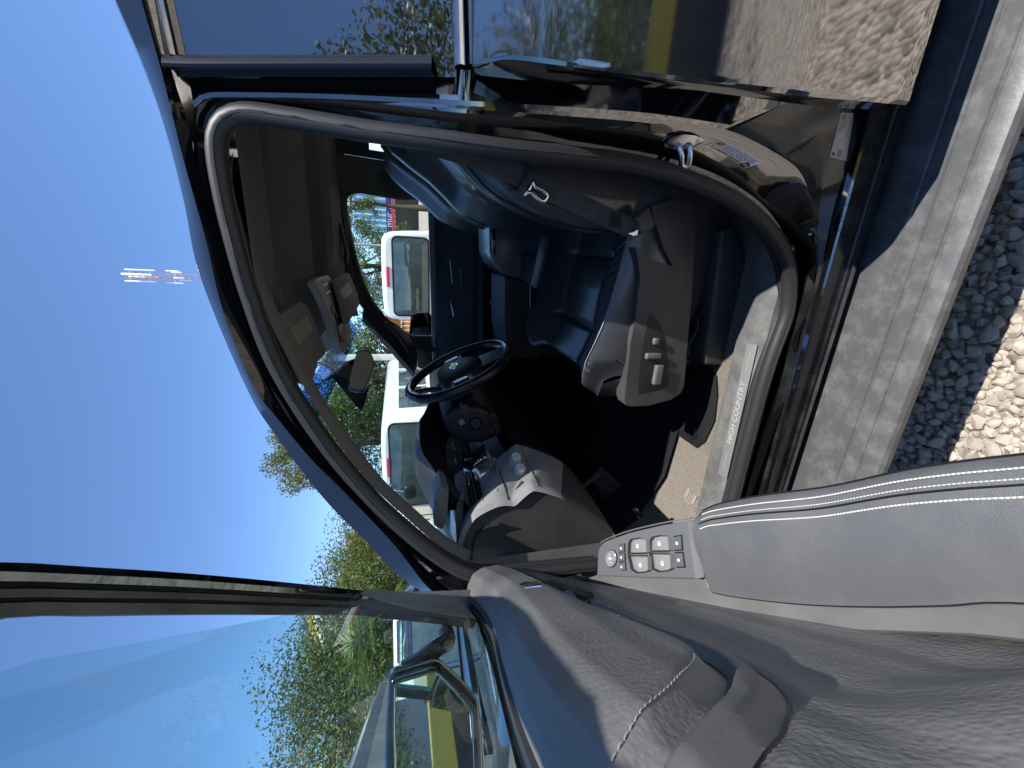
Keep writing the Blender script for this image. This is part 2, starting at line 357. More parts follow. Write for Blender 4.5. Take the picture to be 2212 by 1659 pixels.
m = M(); b0 = dx(q5, 0, .014, -.003)
m.loft([b0, dx(b0, 0, .02, -.02), dx(b0, 0, .03, -.06), dx(b0, 0, .10, -.10), dx(b0, 0, .9, -.10), dx(b0, 0, 1.9, -.10)], 0)
m.box((.3, .62, .245), (3.2, .14, .10), bev=.01, mi=0)
m.build('underbody', [UNDER], truck)
# ---- weatherstrip
m = M(); m.tube(SEAL, .0185, 14, nrm=(0, 1, 0))
inner = cr([p + V((0, .022, 0)) for p in SEAL], 190)
m.tube(inner, .0135, 8, nrm=(0, 1, 0))
for k in range(2):
    m.tube([p + V((0, -.0165 + .004*k, 0)) + (V((0, 0, 0))) for p in SEAL], .0035, 6)
m.build('door_seal', RUB, truck, ang=60)

# ---- rear door
rd = M()
Ep = [(1022,137),(1060,131),(1104,125),(1228,140),(1350,156),(1481,172),(1600,187),(1750,205),(1850,214),(1962,224)]
E3 = cr([Po(X, Y) for X, Y in Ep], 60)
Fp = [(1030,162),(1104,170),(1228,181),(1350,187),(1481,193),(1600,208),(1750,228),(1850,235),(1935,238)]
F3 = cr([Po(X, Y, .048) for X, Y in Fp], 60); F2 = [lerp(a, b, .45) + V((0, .004, 0)) for a, b in zip(F3, E3)]
def skin(p, k): z = p.z; return V((p.x + k, prof2(z), z))
rd.loft([dx(F3, .04, .02), F3, F2, [p + V((.001, .012, 0)) for p in E3], [p + V((-.001, .004, 0)) for p in E3], [skin(p, .004) for p in E3], [skin(p, .012) for p in E3], [skin(p, .1) for p in E3], [skin(p, .5) for p in E3], [skin(p, 1.3) for p in E3]], 0)
b = E3[-1]; rd.loft([[skin(b, .004), skin(b, 1.3)], [skin(b, .004) + V((0, .03, -.006)), skin(b, 1.3) + V((0, .03, -.006))]], 0)
b = E3[0]; rd.loft([[skin(b, .0), skin(b, 1.3)], [skin(b, 0) + V((0, .02, .004)), skin(b, 1.3) + V((0, .02, .004))]], 0)
rdo = rd.build('rear_door', PAINT, truck, ang=35)
m = M(); g = cr([Ps(X, 121, .020) for X in (374, 500, 650, 800, 986)], 20)
m.loft([[p + V((-.03, .001, 0)) for p in g], dx(g, .6), dx(g, 1.2)], 0); m.build('rear_door_window', PRIV, rdo)
m = M(); t0 = [Ps(308, 0, .008), Ps(343, 122, .008)]; t1 = [Ps(338, 0, .012), Ps(366, 121, .012)]
ext = lambda r: [r[0] + (r[0] - r[1])*2.5] + r
m.loft([ext(t0), ext([lerp(a, b, .5) + V((0, -.008, 0)) for a, b in zip(t0, t1)]), ext(t1), ext([p + V((0, .01, 0)) for p in t1])], 0)
m.build('rear_door_window_frame', PAINT, rdo)
m = M(); c0 = [Ps(338, 0, .006), Ps(366, 119, .006)]; c1 = [Ps(352, 0, .008), Ps(379, 119, .008)]
mid = [lerp(a, b, .5) + V((0, -.006, 0)) for a, b in zip(c0, c1)]
m.loft([ext([p + V((0, .012, 0)) for p in c0]), ext(c0), ext(mid), ext(c1), ext([p + V((0, .012, 0)) for p in c1])], 0)
m.build('window_chrome_strip', CHROME, rdo)
m = M(); rows = []
for Yv, off in ((118, .018), (121, .004), (128, -.003), (137, -.006), (145, -.003), (150, .006), (152, .035)):
    rows.append(cr([Ps(X, Yv + (0 if X > 380 else -2), off) for X in (348, 400, 500, 650, 800, 900, 932)], 24))
m.loft(rows, 0); m.build('centre_pillar_trim', BLK, rdo)
m = M()
for Xa, Xb, off in ((980, 1001, .004), (1004, 1020, .010)):
    ra = [Po(Xa, 0, off + .002), Po(Xa + 4, 141, off + .002)]; rb_ = [Po(Xb, 0, off), Po(Xb + 4, 141, off)]
    md = [lerp(a, b, .5) + V((0, -.007, 0)) for a, b in zip(ra, rb_)]
    pull = lambda r: ext([p + V((0, .03, 0)) for p in r])
    m.loft([pull(ra), ext(ra), ext(md), ext(rb_), pull(rb_)], 0)
m.build('belt_chrome_strip', CHROME, rdo)
# door hinges seen in the gap
for X0, Y0 in ((1260, 208), (1712, 258)):
    m = M(); p = Py(X0, Y0, .078)
    m.box(p + V((.0, .008, 0)), (.055, .02, .075), bev=.006); m.tube([p + V((.012, -.012, -.035)), p + V((.012, -.012, .035))], .010, 12)
    m.disc(p + V((-.012, -.004, -.004)), (0, -1, 0), [(.012, -.004), (.012, .003), (.006, .004), (.0001, .004)])
    m.build('door_hinge', PAINTD, rdo)

# ---- latch striker and the two stickers, laid on the jamb
def hit(o, X, Y, lift=0.0):
    d = ray(X, Y).normalized(); ok, p, n, i = o.ray_cast(CAM, d)
    if not ok: p = Py(X, Y, .04); n = V((0, -1, 0))
    if n.dot(d) > 0: n = -n
    return p + n*lift
st = M()
pl = [hit(jamb, X, Y, .010) for X, Y in zm(2000,500,900)((1525,110),(1570,70),(1680,42),(1800,55),(1880,95),(1875,125),(1780,160),(1640,165),(1545,145))]
st.prism(pl, (-.002, .014, 0), bev=.003)
a, b, c, d = [hit(jamb, X, Y, l_) for (X, Y), l_ in zip(zm(2000,500,900)((1640,150),(1650,290),(1705,290),(1745,150)), (.012, .030, .030, .012))]
st.tube(cr([a, lerp(a, b, .5) + V((0, -.004, 0)), b, c, lerp(d, c, .5) + V((0, -.004, 0)), d], 24), .0062, 10)
st.build('latch_striker', STEEL, truck)
z1 = zm(2550,450,900)
def decal(o, quad, nu, nv):
    def on(u, v, l=.0010):
        (ax, ay), (bx, by), (cx, cy), (dx_, dy) = quad
        X = lerp(lerp(ax, dx_, u), lerp(bx, cx, u), v); Y = lerp(lerp(ay, dy, u), lerp(by, cy, u), v) - BOW*4*u*(1 - u)
        return hit(o, X, Y, l)
    mm = M(); mm.loft([[on(u/nu, v/nv) for u in range(nu + 1)] for v in range(nv + 1)], 0); return mm, on
BOW = 4.0
m, on = decal(jamb, z1((557,298),(700,252),(1112,465),(945,518)), 12, 6)
def patch(m, u0, u1, v0, v1, mi, l=.0016, k=3):
    k = max(1, int((u1 - u0)*12)); m.loft([[on(lerp(u0, u1, i/k), v, l) for i in range(k + 1)] for v in (v0, v1)], mi)
patch(m, .03, .84, .05, .17, 1); patch(m, .03, .20, .5, .93, 1)
for k in range(4): patch(m, .24 + .15*k, .24 + .15*k + .11, .08, .13, 2, .0022)
for k in range(9):
    v = .24 + .075*k; u = .05 if v < .46 else .24
    while u < .93:
        l_ = random.uniform(.03, .11)
        if not (u > .80 and v < .34): patch(m, u, min(.95, u + l_), v, v + .028, 2)
        u += l_ + .02
patch(m, .05, .18, .56, .88, 2, .0021); patch(m, .08, .15, .62, .82, 1, .0026)
cc = on(.915, .17, .0018); tg = on(1, .17) - on(.83, .17); rad = tg.length*.40; tg.normalize(); tv = (on(.9, .6) - on(.9, .1)).normalized()
m.add([cc] + [cc + tg*math.cos(t*math.pi/10)*rad + tv*math.sin(t*math.pi/10)*rad for t in range(20)], [[0, 1 + t, 1 + (t + 1) % 20] for t in range(20)], 2)
vs, fs = text_mesh('GM', rad*.8, cc + (CAM - cc).normalized()*.0008, tg, tv, .0001, 'CENTER'); m.add(vs, fs, 0)
m.build('tyre_pressure_sticker', [LABELW, YELLOW, INK], truck, smooth=False)
BOW = 0
m, on = decal(jamb, z1((1870,-10),(2070,-10),(1935,460),(1757,415)), 6, 6)
for k in range(26):
    u0 = random.uniform(.05, .50); v0 = random.choice([.12, .22, .32, .42, .54, .64, .76, .86]); patch(m, u0, min(.62, u0 + random.uniform(.03, .16)), v0, v0 + .045, 1)
patch(m, .88, .95, .08, .2, 2); patch(m, .80, .96, .34, .56, 1)
m.build('paper_label', [TAN, mat('faded print', (.28, .25, .22), .7, .2), INK], truck, smooth=False)

# ---- running board with grooved top
m = M()
za = .40
secs = [(.085, za - .075), (.085, za - .045), (.03, za - .020), (-.010, za - .004), (-.040, za - .001), (-.062, za), (-.075, za + .001), (-.078, za - .002), (-.082, za - .002), (-.085, za + .001), (-.112, za + .002), (-.115, za - .002), (-.119, za - .002), (-.122, za + .002),
        (-.150, za + .001), (-.153, za - .003), (-.157, za - .003), (-.160, za + .001), (-.180, za - .001), (-.190, za - .005), (-.1955, za - .014), (-.195, za - .030), (-.185, za - .045), (-.10, za - .065), (.085, za - .075)]
m.loft([[V((x, y, z)) for x in (1.9, 1.0, .3, 0, -.3, -.6, -.9, -1.25)] for y, z in secs], 0)
for xb in (1.2, .75, -.95): m.box((xb, .08, za - .03), (.07, .30, .03), bev=.006)
m.build('running_board', STEP, truck, ang=30)

# ---- windscreen
def wsP(u, t):                                                  # u across 0..1, t down 0..1
    y = lerp(.235, 1.70, u); bul = 1 - (2*u - 1)**2
    yy = lerp(y, lerp(.07, 1.86, u), t)
    return V((-.44 - .66*t - .10*bul - .02*math.sin(t*math.pi), yy, 1.80 - .50*t + .03*bul*(1 - t)))
m = M(); m.loft([[wsP(i/16, j/12) for i in range(17)] for j in range(13)], 0)
m.build('windscreen', WSG, truck)
m = M(); m.loft([[wsP(i/16, j) + V((.012, 0, -.006)) for i in range(17)] for j in (-.02, .03, .085)], 0)
m.build('windscreen_shade_band', glass('blue tint band', (.16, .30, .62), .0, ior=.3), truck)
# ---- far side of the cab: pillars, roof rail, door
m = M()
hood_z = 1.30
m.loft([[V((-1.05 - .9*t, y, 1.25 - .05*t - .05*abs(y - .96)**2)) for t in (0, .3, .7, 1, 1.05)] for y in (-.02, .05, .3, .6, .96, 1.3, 1.6, 1.88, 1.94)], 0)
m.loft([[V((-1.95 + .9*t, -.03, z)) for t in (0, .5, .94)] for z in (1.22, 1.0, .8)], 0)
m.build('bonnet', PAINT, truck)
# ================================================================== THE PICKUP: CAB INTERIOR
# ---- headliner: recessed tray between two side rolls
def hz(x, y):
    e = min(y - .16, 1.78 - y)
    z = 1.800 + .040*ss(e, .02, .22) - .012*math.exp(-((e - .20)/.05)**2)
    z += .045*ss(y, .52, .56)*(1 - ss(y, 1.36, 1.42)) - .020*math.exp(-((y - .43)/.06)**2)*ss(x, -.24, -.05)*(1 - ss(x, .22, .40)) + .016*math.exp(-((y - .72)/.05)**2)*ss(x, -.2, .1)
    z -= .030*math.exp(-((y - 1.50)/.05)**2)*ss(x, -.2, .0)
    z -= .20*max(0, -x - .24)**1.25
    return z
m = M(); ys = [.222, .226, .232] + [.24 + 1.50*i/60 for i in range(61)] + [1.76, 1.77, 1.78]
m.loft([[V((x, y, hz(x, y) - (.03 if y in (1.78,) else 0))) for y in ys] for x in [1.6 - 2.03*i/48 for i in range(49)]], 0)
m.build('headliner', HEAD, truck, ang=60)
m = M(); tp = cr([p for p in SEAL if False] or [Ps(X, Y, .085) for X, Y in [(1005,1212),(950,1180),(880,1120),(800,1045),(710,925),(620,770),(555,630),(520,500),(500,400),(499,352),(502,330)]], 60)
tk = [1 - .97*ss(i, 40, 59) for i in range(60)]
m.loft([tp] + [[p + V((q[0] , q[1]*k, (q[2] if p.x < -.4 or q[1] != .035 else -.012)*k)) for p, k in zip(tp, tk)] for q in ((0, .012, -.012), (0, .035, -.022), (-.008, .06, -.012))], 0)
m.build('windscreen_pillar_trim', mat('pillar trim cloth', (.12, .12, .117), .7, .2, bump=('noise', 500, .2, .0004)), truck, ang=60)
# ---- sun visors
def visor(name, pix, zf, nrm, pt, lab, labpix, parent=truck):
    poly = [Pp(X, Y, pt, nrm) for X, Y in pix]
    m = M(); m.prism(cr(poly + [poly[0]], 30)[:-1] if False else poly, V(nrm)*.018, bev=.006, seg=3); v = m.build(name, VISOR, parent, ang=50)
    q = [Pp(X, Y, V(pt) - V(nrm)*.0015, nrm) for X, Y in labpix]
    m = M(); m.add(q, [[0, 1, 2, 3]], 0)
    a, b, c, d = q
    for k in range(8):
        v0 = .08 + .11*k; u = .06
        while u < .9:
            L_ = random.uniform(.08, .3); u1 = min(.93, u + L_)
            pts = [lerp(lerp(a, b, uu), lerp(d, c, uu), vv) - V(nrm)*.0006 for uu, vv in ((u, v0), (u1, v0), (u1, v0 + .045), (u, v0 + .045))]
            m.add(pts, [[0, 1, 2, 3]], 1); u = u1 + .04
    m.build('warning_label', [mat('visor label', (.33, .32, .26), .6, .2), mat('visor label print', (.16, .155, .12), .6, .2)], v, smooth=False)
    return v
zc = zm(1050,1050,500)
nv = V((-.26, 0, 1)).normalized()
visor('sun_visor', zc((200,880),(600,600),(680,640),(760,760),(1050,1470),(1000,1560),(900,1650),(800,2050),(640,2000),(400,1450)), 0, nv, (-.25, .5, 1.775), 1, zc((420,1090),(695,850),(805,1090),(560,1370)))
visor('sun_visor', zc((1180,230),(1410,100),(1450,130),(1590,480),(1600,560),(1625,660),(1450,950),(1400,1000),(1300,600)), 0, nv, (-.22, 1.40, 1.755), 1, zc((1262,410),(1430,275),(1505,430),(1345,585)))
# ---- overhead console
no = V((-.22, 0, 1)).normalized(); po = (-.25, .95, 1.775)
oc = [Pp(X, Y, po, no) for X, Y in zc((830,270),(900,190),(1000,160),(1070,150),(1110,190),(1250,420),(1400,800),(1480,1120),(1480,1230),(1400,1450),(1330,1480),(1250,1320),(1100,850),(950,480))]
m = M(); m.prism(cr(oc + [oc[0]], 40)[:-1], no*.03, bev=.006, seg=3); ov = m.build('overhead_console', CONS, truck, ang=50)
m = M(); t = [Pp(X, Y, V(po) - no*.004, no) for X, Y in zc((1100,280),(1180,440),(1340,820),(1420,1130),(1425,1290),(1300,1320),(1240,1080),(1170,600))]
m.prism(t, no*.006, bev=.002); m.build('storage_tray', BLK, ov)
for a, b in (((990,330),(1050,295)), ((1040,470),(1100,430))):
    (xa, ya), (xb, yb) = zc(a, b); A, B = Pp(xa, ya, V(po) - no*.004, no), Pp(xb, yb, V(po) - no*.004, no)
    m = M(); m.tube([A, B], .0045, 8); m.build('map_lamp', LABELW, ov)
m = M()
for pts in (((960,480),(1170,325)), ((885,345),(960,250),(1080,210)), ((1095,770),(1190,700)), ((1110,690),(1180,640))):
    m.tube([Pp(X, Y, V(po) - no*.001, no) for X, Y in zc(*pts)], .0011, 5)
m.build('panel_seam', BLK, ov)
for a, b in (((1120,700),(1200,760)), ((1150,790),(1185,800))):
    (xa, ya), (xb, yb) = zc(a, b); A, B = Pp(xa, ya, V(po) - no*.003, no), Pp(xb, yb, V(po) - no*.003, no)
    m = M(); m.box((A + B)/2, (.022, .03, .006), bev=.002); m.build('console_button', CONS, ov)
(xa, ya), = zc((1220,900)); m = M(); m.ell(Pp(xa, ya, V(po) - no*.003, no), (.022, .009, .006)); m.build('microphone', GLOSSB, ov)
(xa, ya), = zc((255,520)); c = Pp(xa, ya, (0, .3, 1.815), (0, 0, 1))
m = M(); m.box(c, (.045, .018, .008), bev=.003); m.build('visor_clip', HEAD, truck)
# ---- grab handle over the far door
m = M(); zg = zm(900,400,800); P = [Pq(X, Y, .03) for X, Y in zg((1140,1210),(1100,1400),(1180,1640))]
A, B = Pq(727, 470, .045), Pq(748, 566, .045)
m.tube([A + V((0, .04, .01)), A, lerp(A, B, .18) + V((0, -.03, -.014)), lerp(A, B, .82) + V((0, -.03, -.014)), B, B + V((0, .04, .01))], .0125, 10, flat=.8)
m.build('grab_handle', PLAS, truck)
# ---- inner mirror
z3 = zm(1200,1400,800)
cm = Py(775, 796, .92); nm_ = V((.82, -.56, -.08)).normalized()
mp = [Pp(X, Y, cm, nm_) for X, Y in z3((545,30),(575,-45),(610,-60),(700,-50),(738,10),(755,90),(735,190),(690,290),(650,370),(610,388),(540,378),(478,355),(480,300),(500,180))]
mp = cr(mp + [mp[0]], 40)[:-1]
m = M(); mc = sum(mp, V())/len(mp)
m.loft([[mc + (p - mc)*k - nm_*h for p in mp] for k, h in ((.93, -.001), (.97, -.003), (1.0, .0), (1.0, .012), (.9, .03), (.5, .045), (.01, .048))], 0, cu=True); rv = m.build('rear_view_mirror', mat('mirror housing', (.006, .006, .007), .25, .4), truck, ang=50)
m = M(); m.add([mc + (p - mc)*.93 + nm_*.0012 for p in mp], [list(range(len(mp)))]); m.build('mirror_glass', mat('dimming mirror glass', (.035, .038, .038), .02, .5, metal=1.0), rv, smooth=False)
m = M(); stalk = [Py(X, Y, .96) for X, Y in z3((330,230),(480,420),(610,590))]
m.prism([Py(X, Y, .97) for X, Y in z3((225,290),(340,200),(420,110),(560,60),(600,380),(690,390),(640,560),(605,600),(480,460),(310,250))], (.0, .06, 0), bev=.008)
m.build('mirror_mount', mat('matt black', (.004, .004, .005), .8, .1), rv)
# ---- far side: pillar, window surround, door
zw = zm(1340,700,420)
win = [Pq(X, Y, 0) for X, Y in [(760,419),(751,424),(748.6,434),(754,472),(763.5,524.6),(777,583),(792,623),(806,648),(842,694),(900,728),(938,728),(940,650),(933,540),(930,437),(870,431),(808,421),(775,416)]]
WO = cr(win + [win[0]], 90)[:-1]
cw = sum(WO, V())/len(WO)
def grow(k, dy): return [cw + (p - cw) * 1.0 + (p - cw).normalized()*k + V((0, dy, 0)) for p in WO]
m = M(); m.loft([grow(-.004, .004), grow(.0, -.004), grow(.012, -.014), grow(.022, -.010)], 1, cu=True)
m.loft([grow(.022, -.010), grow(.040, -.030), grow(.075, -.050)], 0, cu=True)
m.build('far_window_surround', [PLASD, RUB], truck, ang=60)
# wall panels of the far side around the window
m = M()
def Q(x, z, off=.055): return V((x, 1.93 - prof(z) - off, z))
m.loft([[Q(x, z) for x in (.24, .30, .42)] for z in (1.83, 1.7, 1.5, 1.3)], 0)
m.loft([[Q(x, z) for x in (-.62, -.3, 0, .3, .42)] for z in (1.95, 1.86, 1.815)], 1)
m.build('far_pillar_trim', [mat('pillar trim', (.075, .072, .066), .7, .2), HEAD], truck)
m = M(); A = Pq(835, 378, .07); m.box(A, (.05, .03, .075), bev=.010); m.box(A + V((0, -.012, -.10)), (.045, .012, .22), bev=.006)
m.build('belt_height_adjuster', PLASD, truck)
m = M()                                                         # rear quarter beyond the pillar: frame with a window
m.loft([[Q(x, z) for x in (.42, .46)] for z in (1.86, 1.3, .6)], 0); m.loft([[Q(x, z) for x in (.46, 1.5)] for z in (1.32, 1.1, .5)], 0); m.loft([[Q(x, z) for x in (.46, 1.5)] for z in (1.95, 1.64)], 0)
m.loft([[V((1.5, y, z)) for y in (.1, 1.9)] for z in (1.34, .5)], 0); m.loft([[V((1.5, y, z)) for y in (.1, .35)] for z in (1.9, .5)], 0); m.loft([[V((1.5, y, z)) for y in (1.65, 1.9)] for z in (1.9, .5)], 0)
m.build('rear_cab_trim', PLASD, truck)
fd = M()                                                        # far door inner trim
prof_d = [(1.285, .035), (1.278, .075), (1.25, .095), (1.18, .10), (1.13, .11), (1.05, .13), (1.03, .20), (1.00, .215), (.95, .20), (.92, .12), (.7, .10), (.5, .09), (.3, .05)]
fd.loft([[V((x, 1.93 - o, z + .02*(x + .6)/.8)) for x in (-1.3, -.8, -.5, -.2, .1, .32)] for z, o in prof_d], 0)
fdo = fd.build('passenger_door', mat('passenger door trim', (.013, .013, .014), .5, .4, bump=('noise', 300, .2, .0005)), truck, ang=40)
m = M(); m.loft([[V((x, 1.93 - o, z + .02*(x + .6)/.8)) for x in (-1.3, -.8, -.5, -.2, .1, .32)] for z, o in ((1.305, .0), (1.303, .03), (1.285, .037))], 0); m.build('window_belt_trim', PLASG, fdo)
m = M(); g = [p + V((0, .006, 0)) for p in grow(.01, 0)]; m.add(g + [cw + V((0, .008, 0))], [[i, (i + 1) % len(g), len(g)] for i in range(len(g))]); m.build('door_window', PASSG, fdo, smooth=False)
zh = zm(1300,900,800)
m = M(); c0, c1, c2 = [Py(X, Y, 1.79) for X, Y in zh((1345,750),(1310,790),(1345,955))]
m.tube([c0, c1, lerp(c1, c2, .3), c2], .0035, 8); m.build('door_handle', CHROME, fdo)
m = M()
for pts in (((1305,350),(1330,600)), ((1410,420),(1440,660))): m.tube([Py(X, Y, 1.80) for X, Y in zh(*pts)], .0018, 6)
m.build('trim_line', STEEL, fdo)
# far windscreen pillar with its handle
z2 = zm(1300,900,800)
ot = [Pq(X, Y, .02) for X, Y in z2((465,785),(640,1000),(700,1040),(780,1085),(930,1290),(945,1500),(930,1620))]
inn = [Py(X, Y, 1.72) for X, Y in z2((345,975),(450,1090),(560,1220),(650,1310),(760,1440),(880,1565),(960,1640))]
a_, b_ = cr(ot, 24), cr(inn, 24)
m = M(); m.loft([a_, [lerp(p, q, .15) + V((.03, -.02, .0)) for p, q in zip(a_, b_)], [lerp(p, q, .6) + V((.035, -.015, .01)) for p, q in zip(a_, b_)], [lerp(p, q, .95) + V((.015, 0, 0)) for p, q in zip(a_, b_)], [p + V((-.02, .02, 0)) for p in b_]], 0)
m.build('far_windscreen_pillar_trim', PLASD, truck, ang=50)
m = M(); pp = [lerp(a_[i], b_[i], .42) + V((.05, -.03, .02)) for i in (6, 8, 12, 16, 18)]; pp[0] += V((-.03, .02, 0)); pp[-1] += V((-.03, .02, 0))
m.tube(cr(pp, 20), .016, 10, flat=.7); m.build('pillar_grab_handle', PLASD, truck)
m = M(); m.prism([Pq(X, Y, .0) for X, Y in z2((850,1170),(1190,1165),(1215,1560),(960,1520),(930,1300))], (0, .03, 0), bev=.004); m.build('mirror_sail_panel', BLK, truck)
# outside mirror on the far side
pm = M(); cmr = Py(908, 702, 2.16)
ol = [Py(X, Y, 2.16) for X, Y in z2((885,935),(1000,915),(1080,922),(1105,1010),(1112,1080),(1040,1165),(880,1160),(872,1050))]
O = cr(ol + [ol[0]], 40)[:-1]; oc_ = sum(O, V())/len(O)
pm.loft([[oc_ + (p - oc_)*k + V((-h, 0, 0)) for p in O] for k, h in ((.97, .0), (1.03, .004), (1.05, .03), (.9, .09), (.5, .12), (.01, .125))], 0, cu=True)
pmo = pm.build('passenger_mirror', GLOSSB, truck)
m = M(); m.add([oc_ + (p - oc_)*.95 + V((.002, 0, 0)) for p in O], [list(range(len(O)))]); m.build('mirror_glass', MIRR, pmo, smooth=False)

# ---- dashboard
SWMAT = mat('satin switch', (.22, .22, .22), .3, .5)
ze = zm(1700,1700,800); yl = .135
left = ze((285,1560),(300,1200),(400,950),(500,850),(700,755),(838,748),(870,755),(1050,600),(1150,598),(1400,680),(1650,830),(1950,1050),(1965,1130))
rgt = ze((250,470),(330,420),(440,330),(500,310),(640,282),(690,275),(715,290),(890,150),(960,145),(1240,240),(1480,380),(1730,700),(1760,760))
Lf = cr([Py(X, Y, yl) for X, Y in left], 60); Rg = cr([Py(X, Y, .40) for X, Y in rgt], 60)
m = M()
Lb = [p + V((.010, -.006, 0)) for p in Lf]
m.loft([[p + V((-.012, -.010, -.006)) for p in Lf], Lf, [lerp(p, q, .08) + V((.004, 0, .003)) for p, q in zip(Lf, Rg)], [lerp(p, q, .5) for p, q in zip(Lf, Rg)], Rg], 0)
k_ = 0
for q in range(4):
    for i in range(59): m.m[k_] = 1 if i > 38 else 0; k_ += 1
dash = m.build('dashboard', [mat('sunlit dash tone', (.20, .20, .198), .40, .5, bump=('noise', 420, .2, .0005), vary=(6, (.25, .248, .24), .4, .75)), PLAS], truck, ang=40)  # upper dash lightened to paint in sunlight, knee panel left in a shade tone
def dh(X, Y, l=0.0): return hit(dash, X, Y, l)
def dn(X, Y):
    d = ray(X, Y).normalized(); ok, p, n, i = dash.ray_cast(CAM, d)
    if not ok: n = V((1, 0, .45)).normalized()
    return -n if n.dot(d) > 0 else n
ep = Lf + [Py(1302, 1175, yl), Py(1290, 1218, yl), Py(1150, 1232, yl), Py(1030, 1245, yl), Py(990, 1240, yl)]
m = M(); m.prism([p + V((-.012, -.001, -.006)) for p in ep], (0, .03, 0)); m.build('dash_end_cover', PLAS, dash)
# seams between the vent panel, the switch panel and the knee panel
for pts, nm, mm, r_ in (((ze((740,425), (770,520), (800,620), (835,745))), 'panel_seam', BLK, .0016), ((ze((960,150), (1050,350), (1110,490), (1150,595))), 'panel_bright_edge', PLASG, .0016), ((ze((445,400), (560,400), (670,400))), 'panel_seam', BLK, .001), ((ze((655,290), (690,420), (720,650))), 'panel_seam', PLAS, .001)):
    m = M(); m.tube(cr([dh(X, Y, .001) for X, Y in pts], 12), r_, 6); m.build(nm, mm, dash)
# air vent
vq = ze((365,440),(465,445),(520,540),(565,690),(553,745),(430,832),(400,720))
vn = dn(*ze((480,600))[0]); vp = [dh(X, Y, .002) for X, Y in vq]
m = M(); m.add([p for p in vp] + [sum(vp, V())/7], [[i, (i + 1) % 7, 7] for i in range(7)]); m.build('air_vent', mat('vent black', (.004, .004, .005), .4, .3), dash, smooth=False)
m = M(); m.tube([p + vn*.001 for p in vp], .0022, 6, closed=True); m.build('vent_frame', PLASG, dash)
for t in (.30, .62):
    m = M(); A = lerp(vp[0], vp[1], t) + vn*.004; B = lerp(vp[5], vp[4], t*.9) + vn*.004; m.tube([A, lerp(A, B, .5) + vn*.001, B], .0026, 6); m.build('vent_slat', mat('slat grey', (.04, .04, .04), .4), dash)
for (X, Y), dd in ((ze((440,610))[0], (.010, .030, .008)), (ze((500,525))[0], (.006, .022, .006))):
    m = M(); m.box(dh(X, Y, .008), dd, rot=vn.to_track_quat('Z', 'Y').to_matrix() if False else None, bev=.002); m.build('vent_tab', SWMAT, dash)
# knobs
for (X, Y), (Xt, Yt) in zip(ze((905,330), (945,450)), ze((838,312), (880,432))):
    c = dh(X, Y); kn = dn(X, Y); kn = (kn + V((.0, -.15, .1))).normalized(); rr = .0165; u_ = kn.orthogonal().normalized(); v_ = kn.cross(u_)
    m = M(); m.disc(c, kn, [(rr*1.25, -.004), (rr*1.2, .001), (rr*1.02, .002), (rr, .022), (rr*.92, .027), (rr*.86, .0285), (.0001, .0285)], 28)
    for j in range(24):
        a = 2*math.pi*j/24; q = c + (u_*math.cos(a) + v_*math.sin(a))*rr; m.tube([q + kn*.004, q + kn*.021], .0013, 5)
    m.build('light_knob', mat('knob metal', (.55, .55, .55), .35, .5, metal=.35), dash)
    m = M()
    for q in ((.007, .006), (-.006, .007), (.0, -.008), (.008, -.003), (-.008, -.002)):
        m.disc(c + kn*.029 + u_*q[0] + v_*q[1], kn, [(.0030, 0), (.002, .0007), (.0001, .0007)], 10)
    m.build('knob_marking', WHITEM, dash)
A, B = [dh(X, Y, .003) for X, Y in ze((1000,548), (905,640))]; kn = dn(*ze((950,595))[0])
m = M(); m.tube(cr([A, lerp(A, B, .5) + kn*.004, B], 12), [.001, .003, .005, .0065, .007, .007, .0065, .006, .005, .004, .002, .001], 8, flat=.6); m.build('headlamp_switch', SWMAT, dash)
m = M(); k0 = 22; RR = Rg[k0:]
m.loft([RR, [p + V((-.03, .06, -.01)) for p in RR], [V((p.x - .05, .62, p.z - .01)) for p in RR], [V((p.x - .04, .86, p.z - .01)) for p in RR], [V((p.x - .10, .90, p.z - .01)) for p in RR]], 0)
lo_ = [r for r in (RR[-1], V((RR[-1].x - .05, .62, RR[-1].z - .01)), V((RR[-1].x - .1, .90, RR[-1].z)))]
m.loft([lo_, [p + V((-.12, 0, -.06)) for p in lo_], [p + V((-.35, 0, .02)) for p in lo_]], 0)
m.build('knee_panel', PLASD, dash, ang=50)
m = M(); m.loft([[V((x, y, z)) for y in (.02, .3, .9, 1.4, 1.92)] for x, z in ((-1.16, .30), (-1.17, .9), (-1.17, 1.27))], 0)
m.loft([[V((x, y, .50)) for x in (-1.16, -.5, .2, 1.5)] for y in (.90, 1.4, 1.88)], 0); m.build('bulkhead', UNDER, truck)
# top pad and instrument hood
zd = zm(1400,1450,863.5)
hood_l = [(916,893),(905,911),(902,946),(908,981),(930,1015),(950,1045),(971,1068),(980,1082)]
ys_ = (.62, .58, .50, .42, .34, .27, .22, .17)
H1 = cr([Py(X, Y, y) for (X, Y), y in zip(hood_l, ys_)], 40)
H1 = [V((p.x, p.y, p.z)) for p in H1]
far = cr([Py(X, Y, y) for (X, Y), y in (((925, 870), .70), ((935, 850), .80), ((945, 830), .88))], 10)
m = M(); Hh = far[::-1][:8] + H1
m.loft([[p + V((.0, .0, -.014)) for p in Hh], [p + V((.008, 0, -.006)) for p in Hh], Hh, [p + V((-.02, .0, .008)) for p in Hh], [p + V((-.10, .0, .010)) for p in Hh], [p + V((-.24, .0, -.045)) for p in Hh]], 0)
m.loft([[p + V((.0, .0, -.014)) for p in Hh], [p + V((-.02, .01, -.03)) for p in Hh], [p + V((-.10, .01, -.10)) for p in Hh]], 1)
m.build('instrument_hood', [PLASD, BLK], dash, ang=50)
m = M()
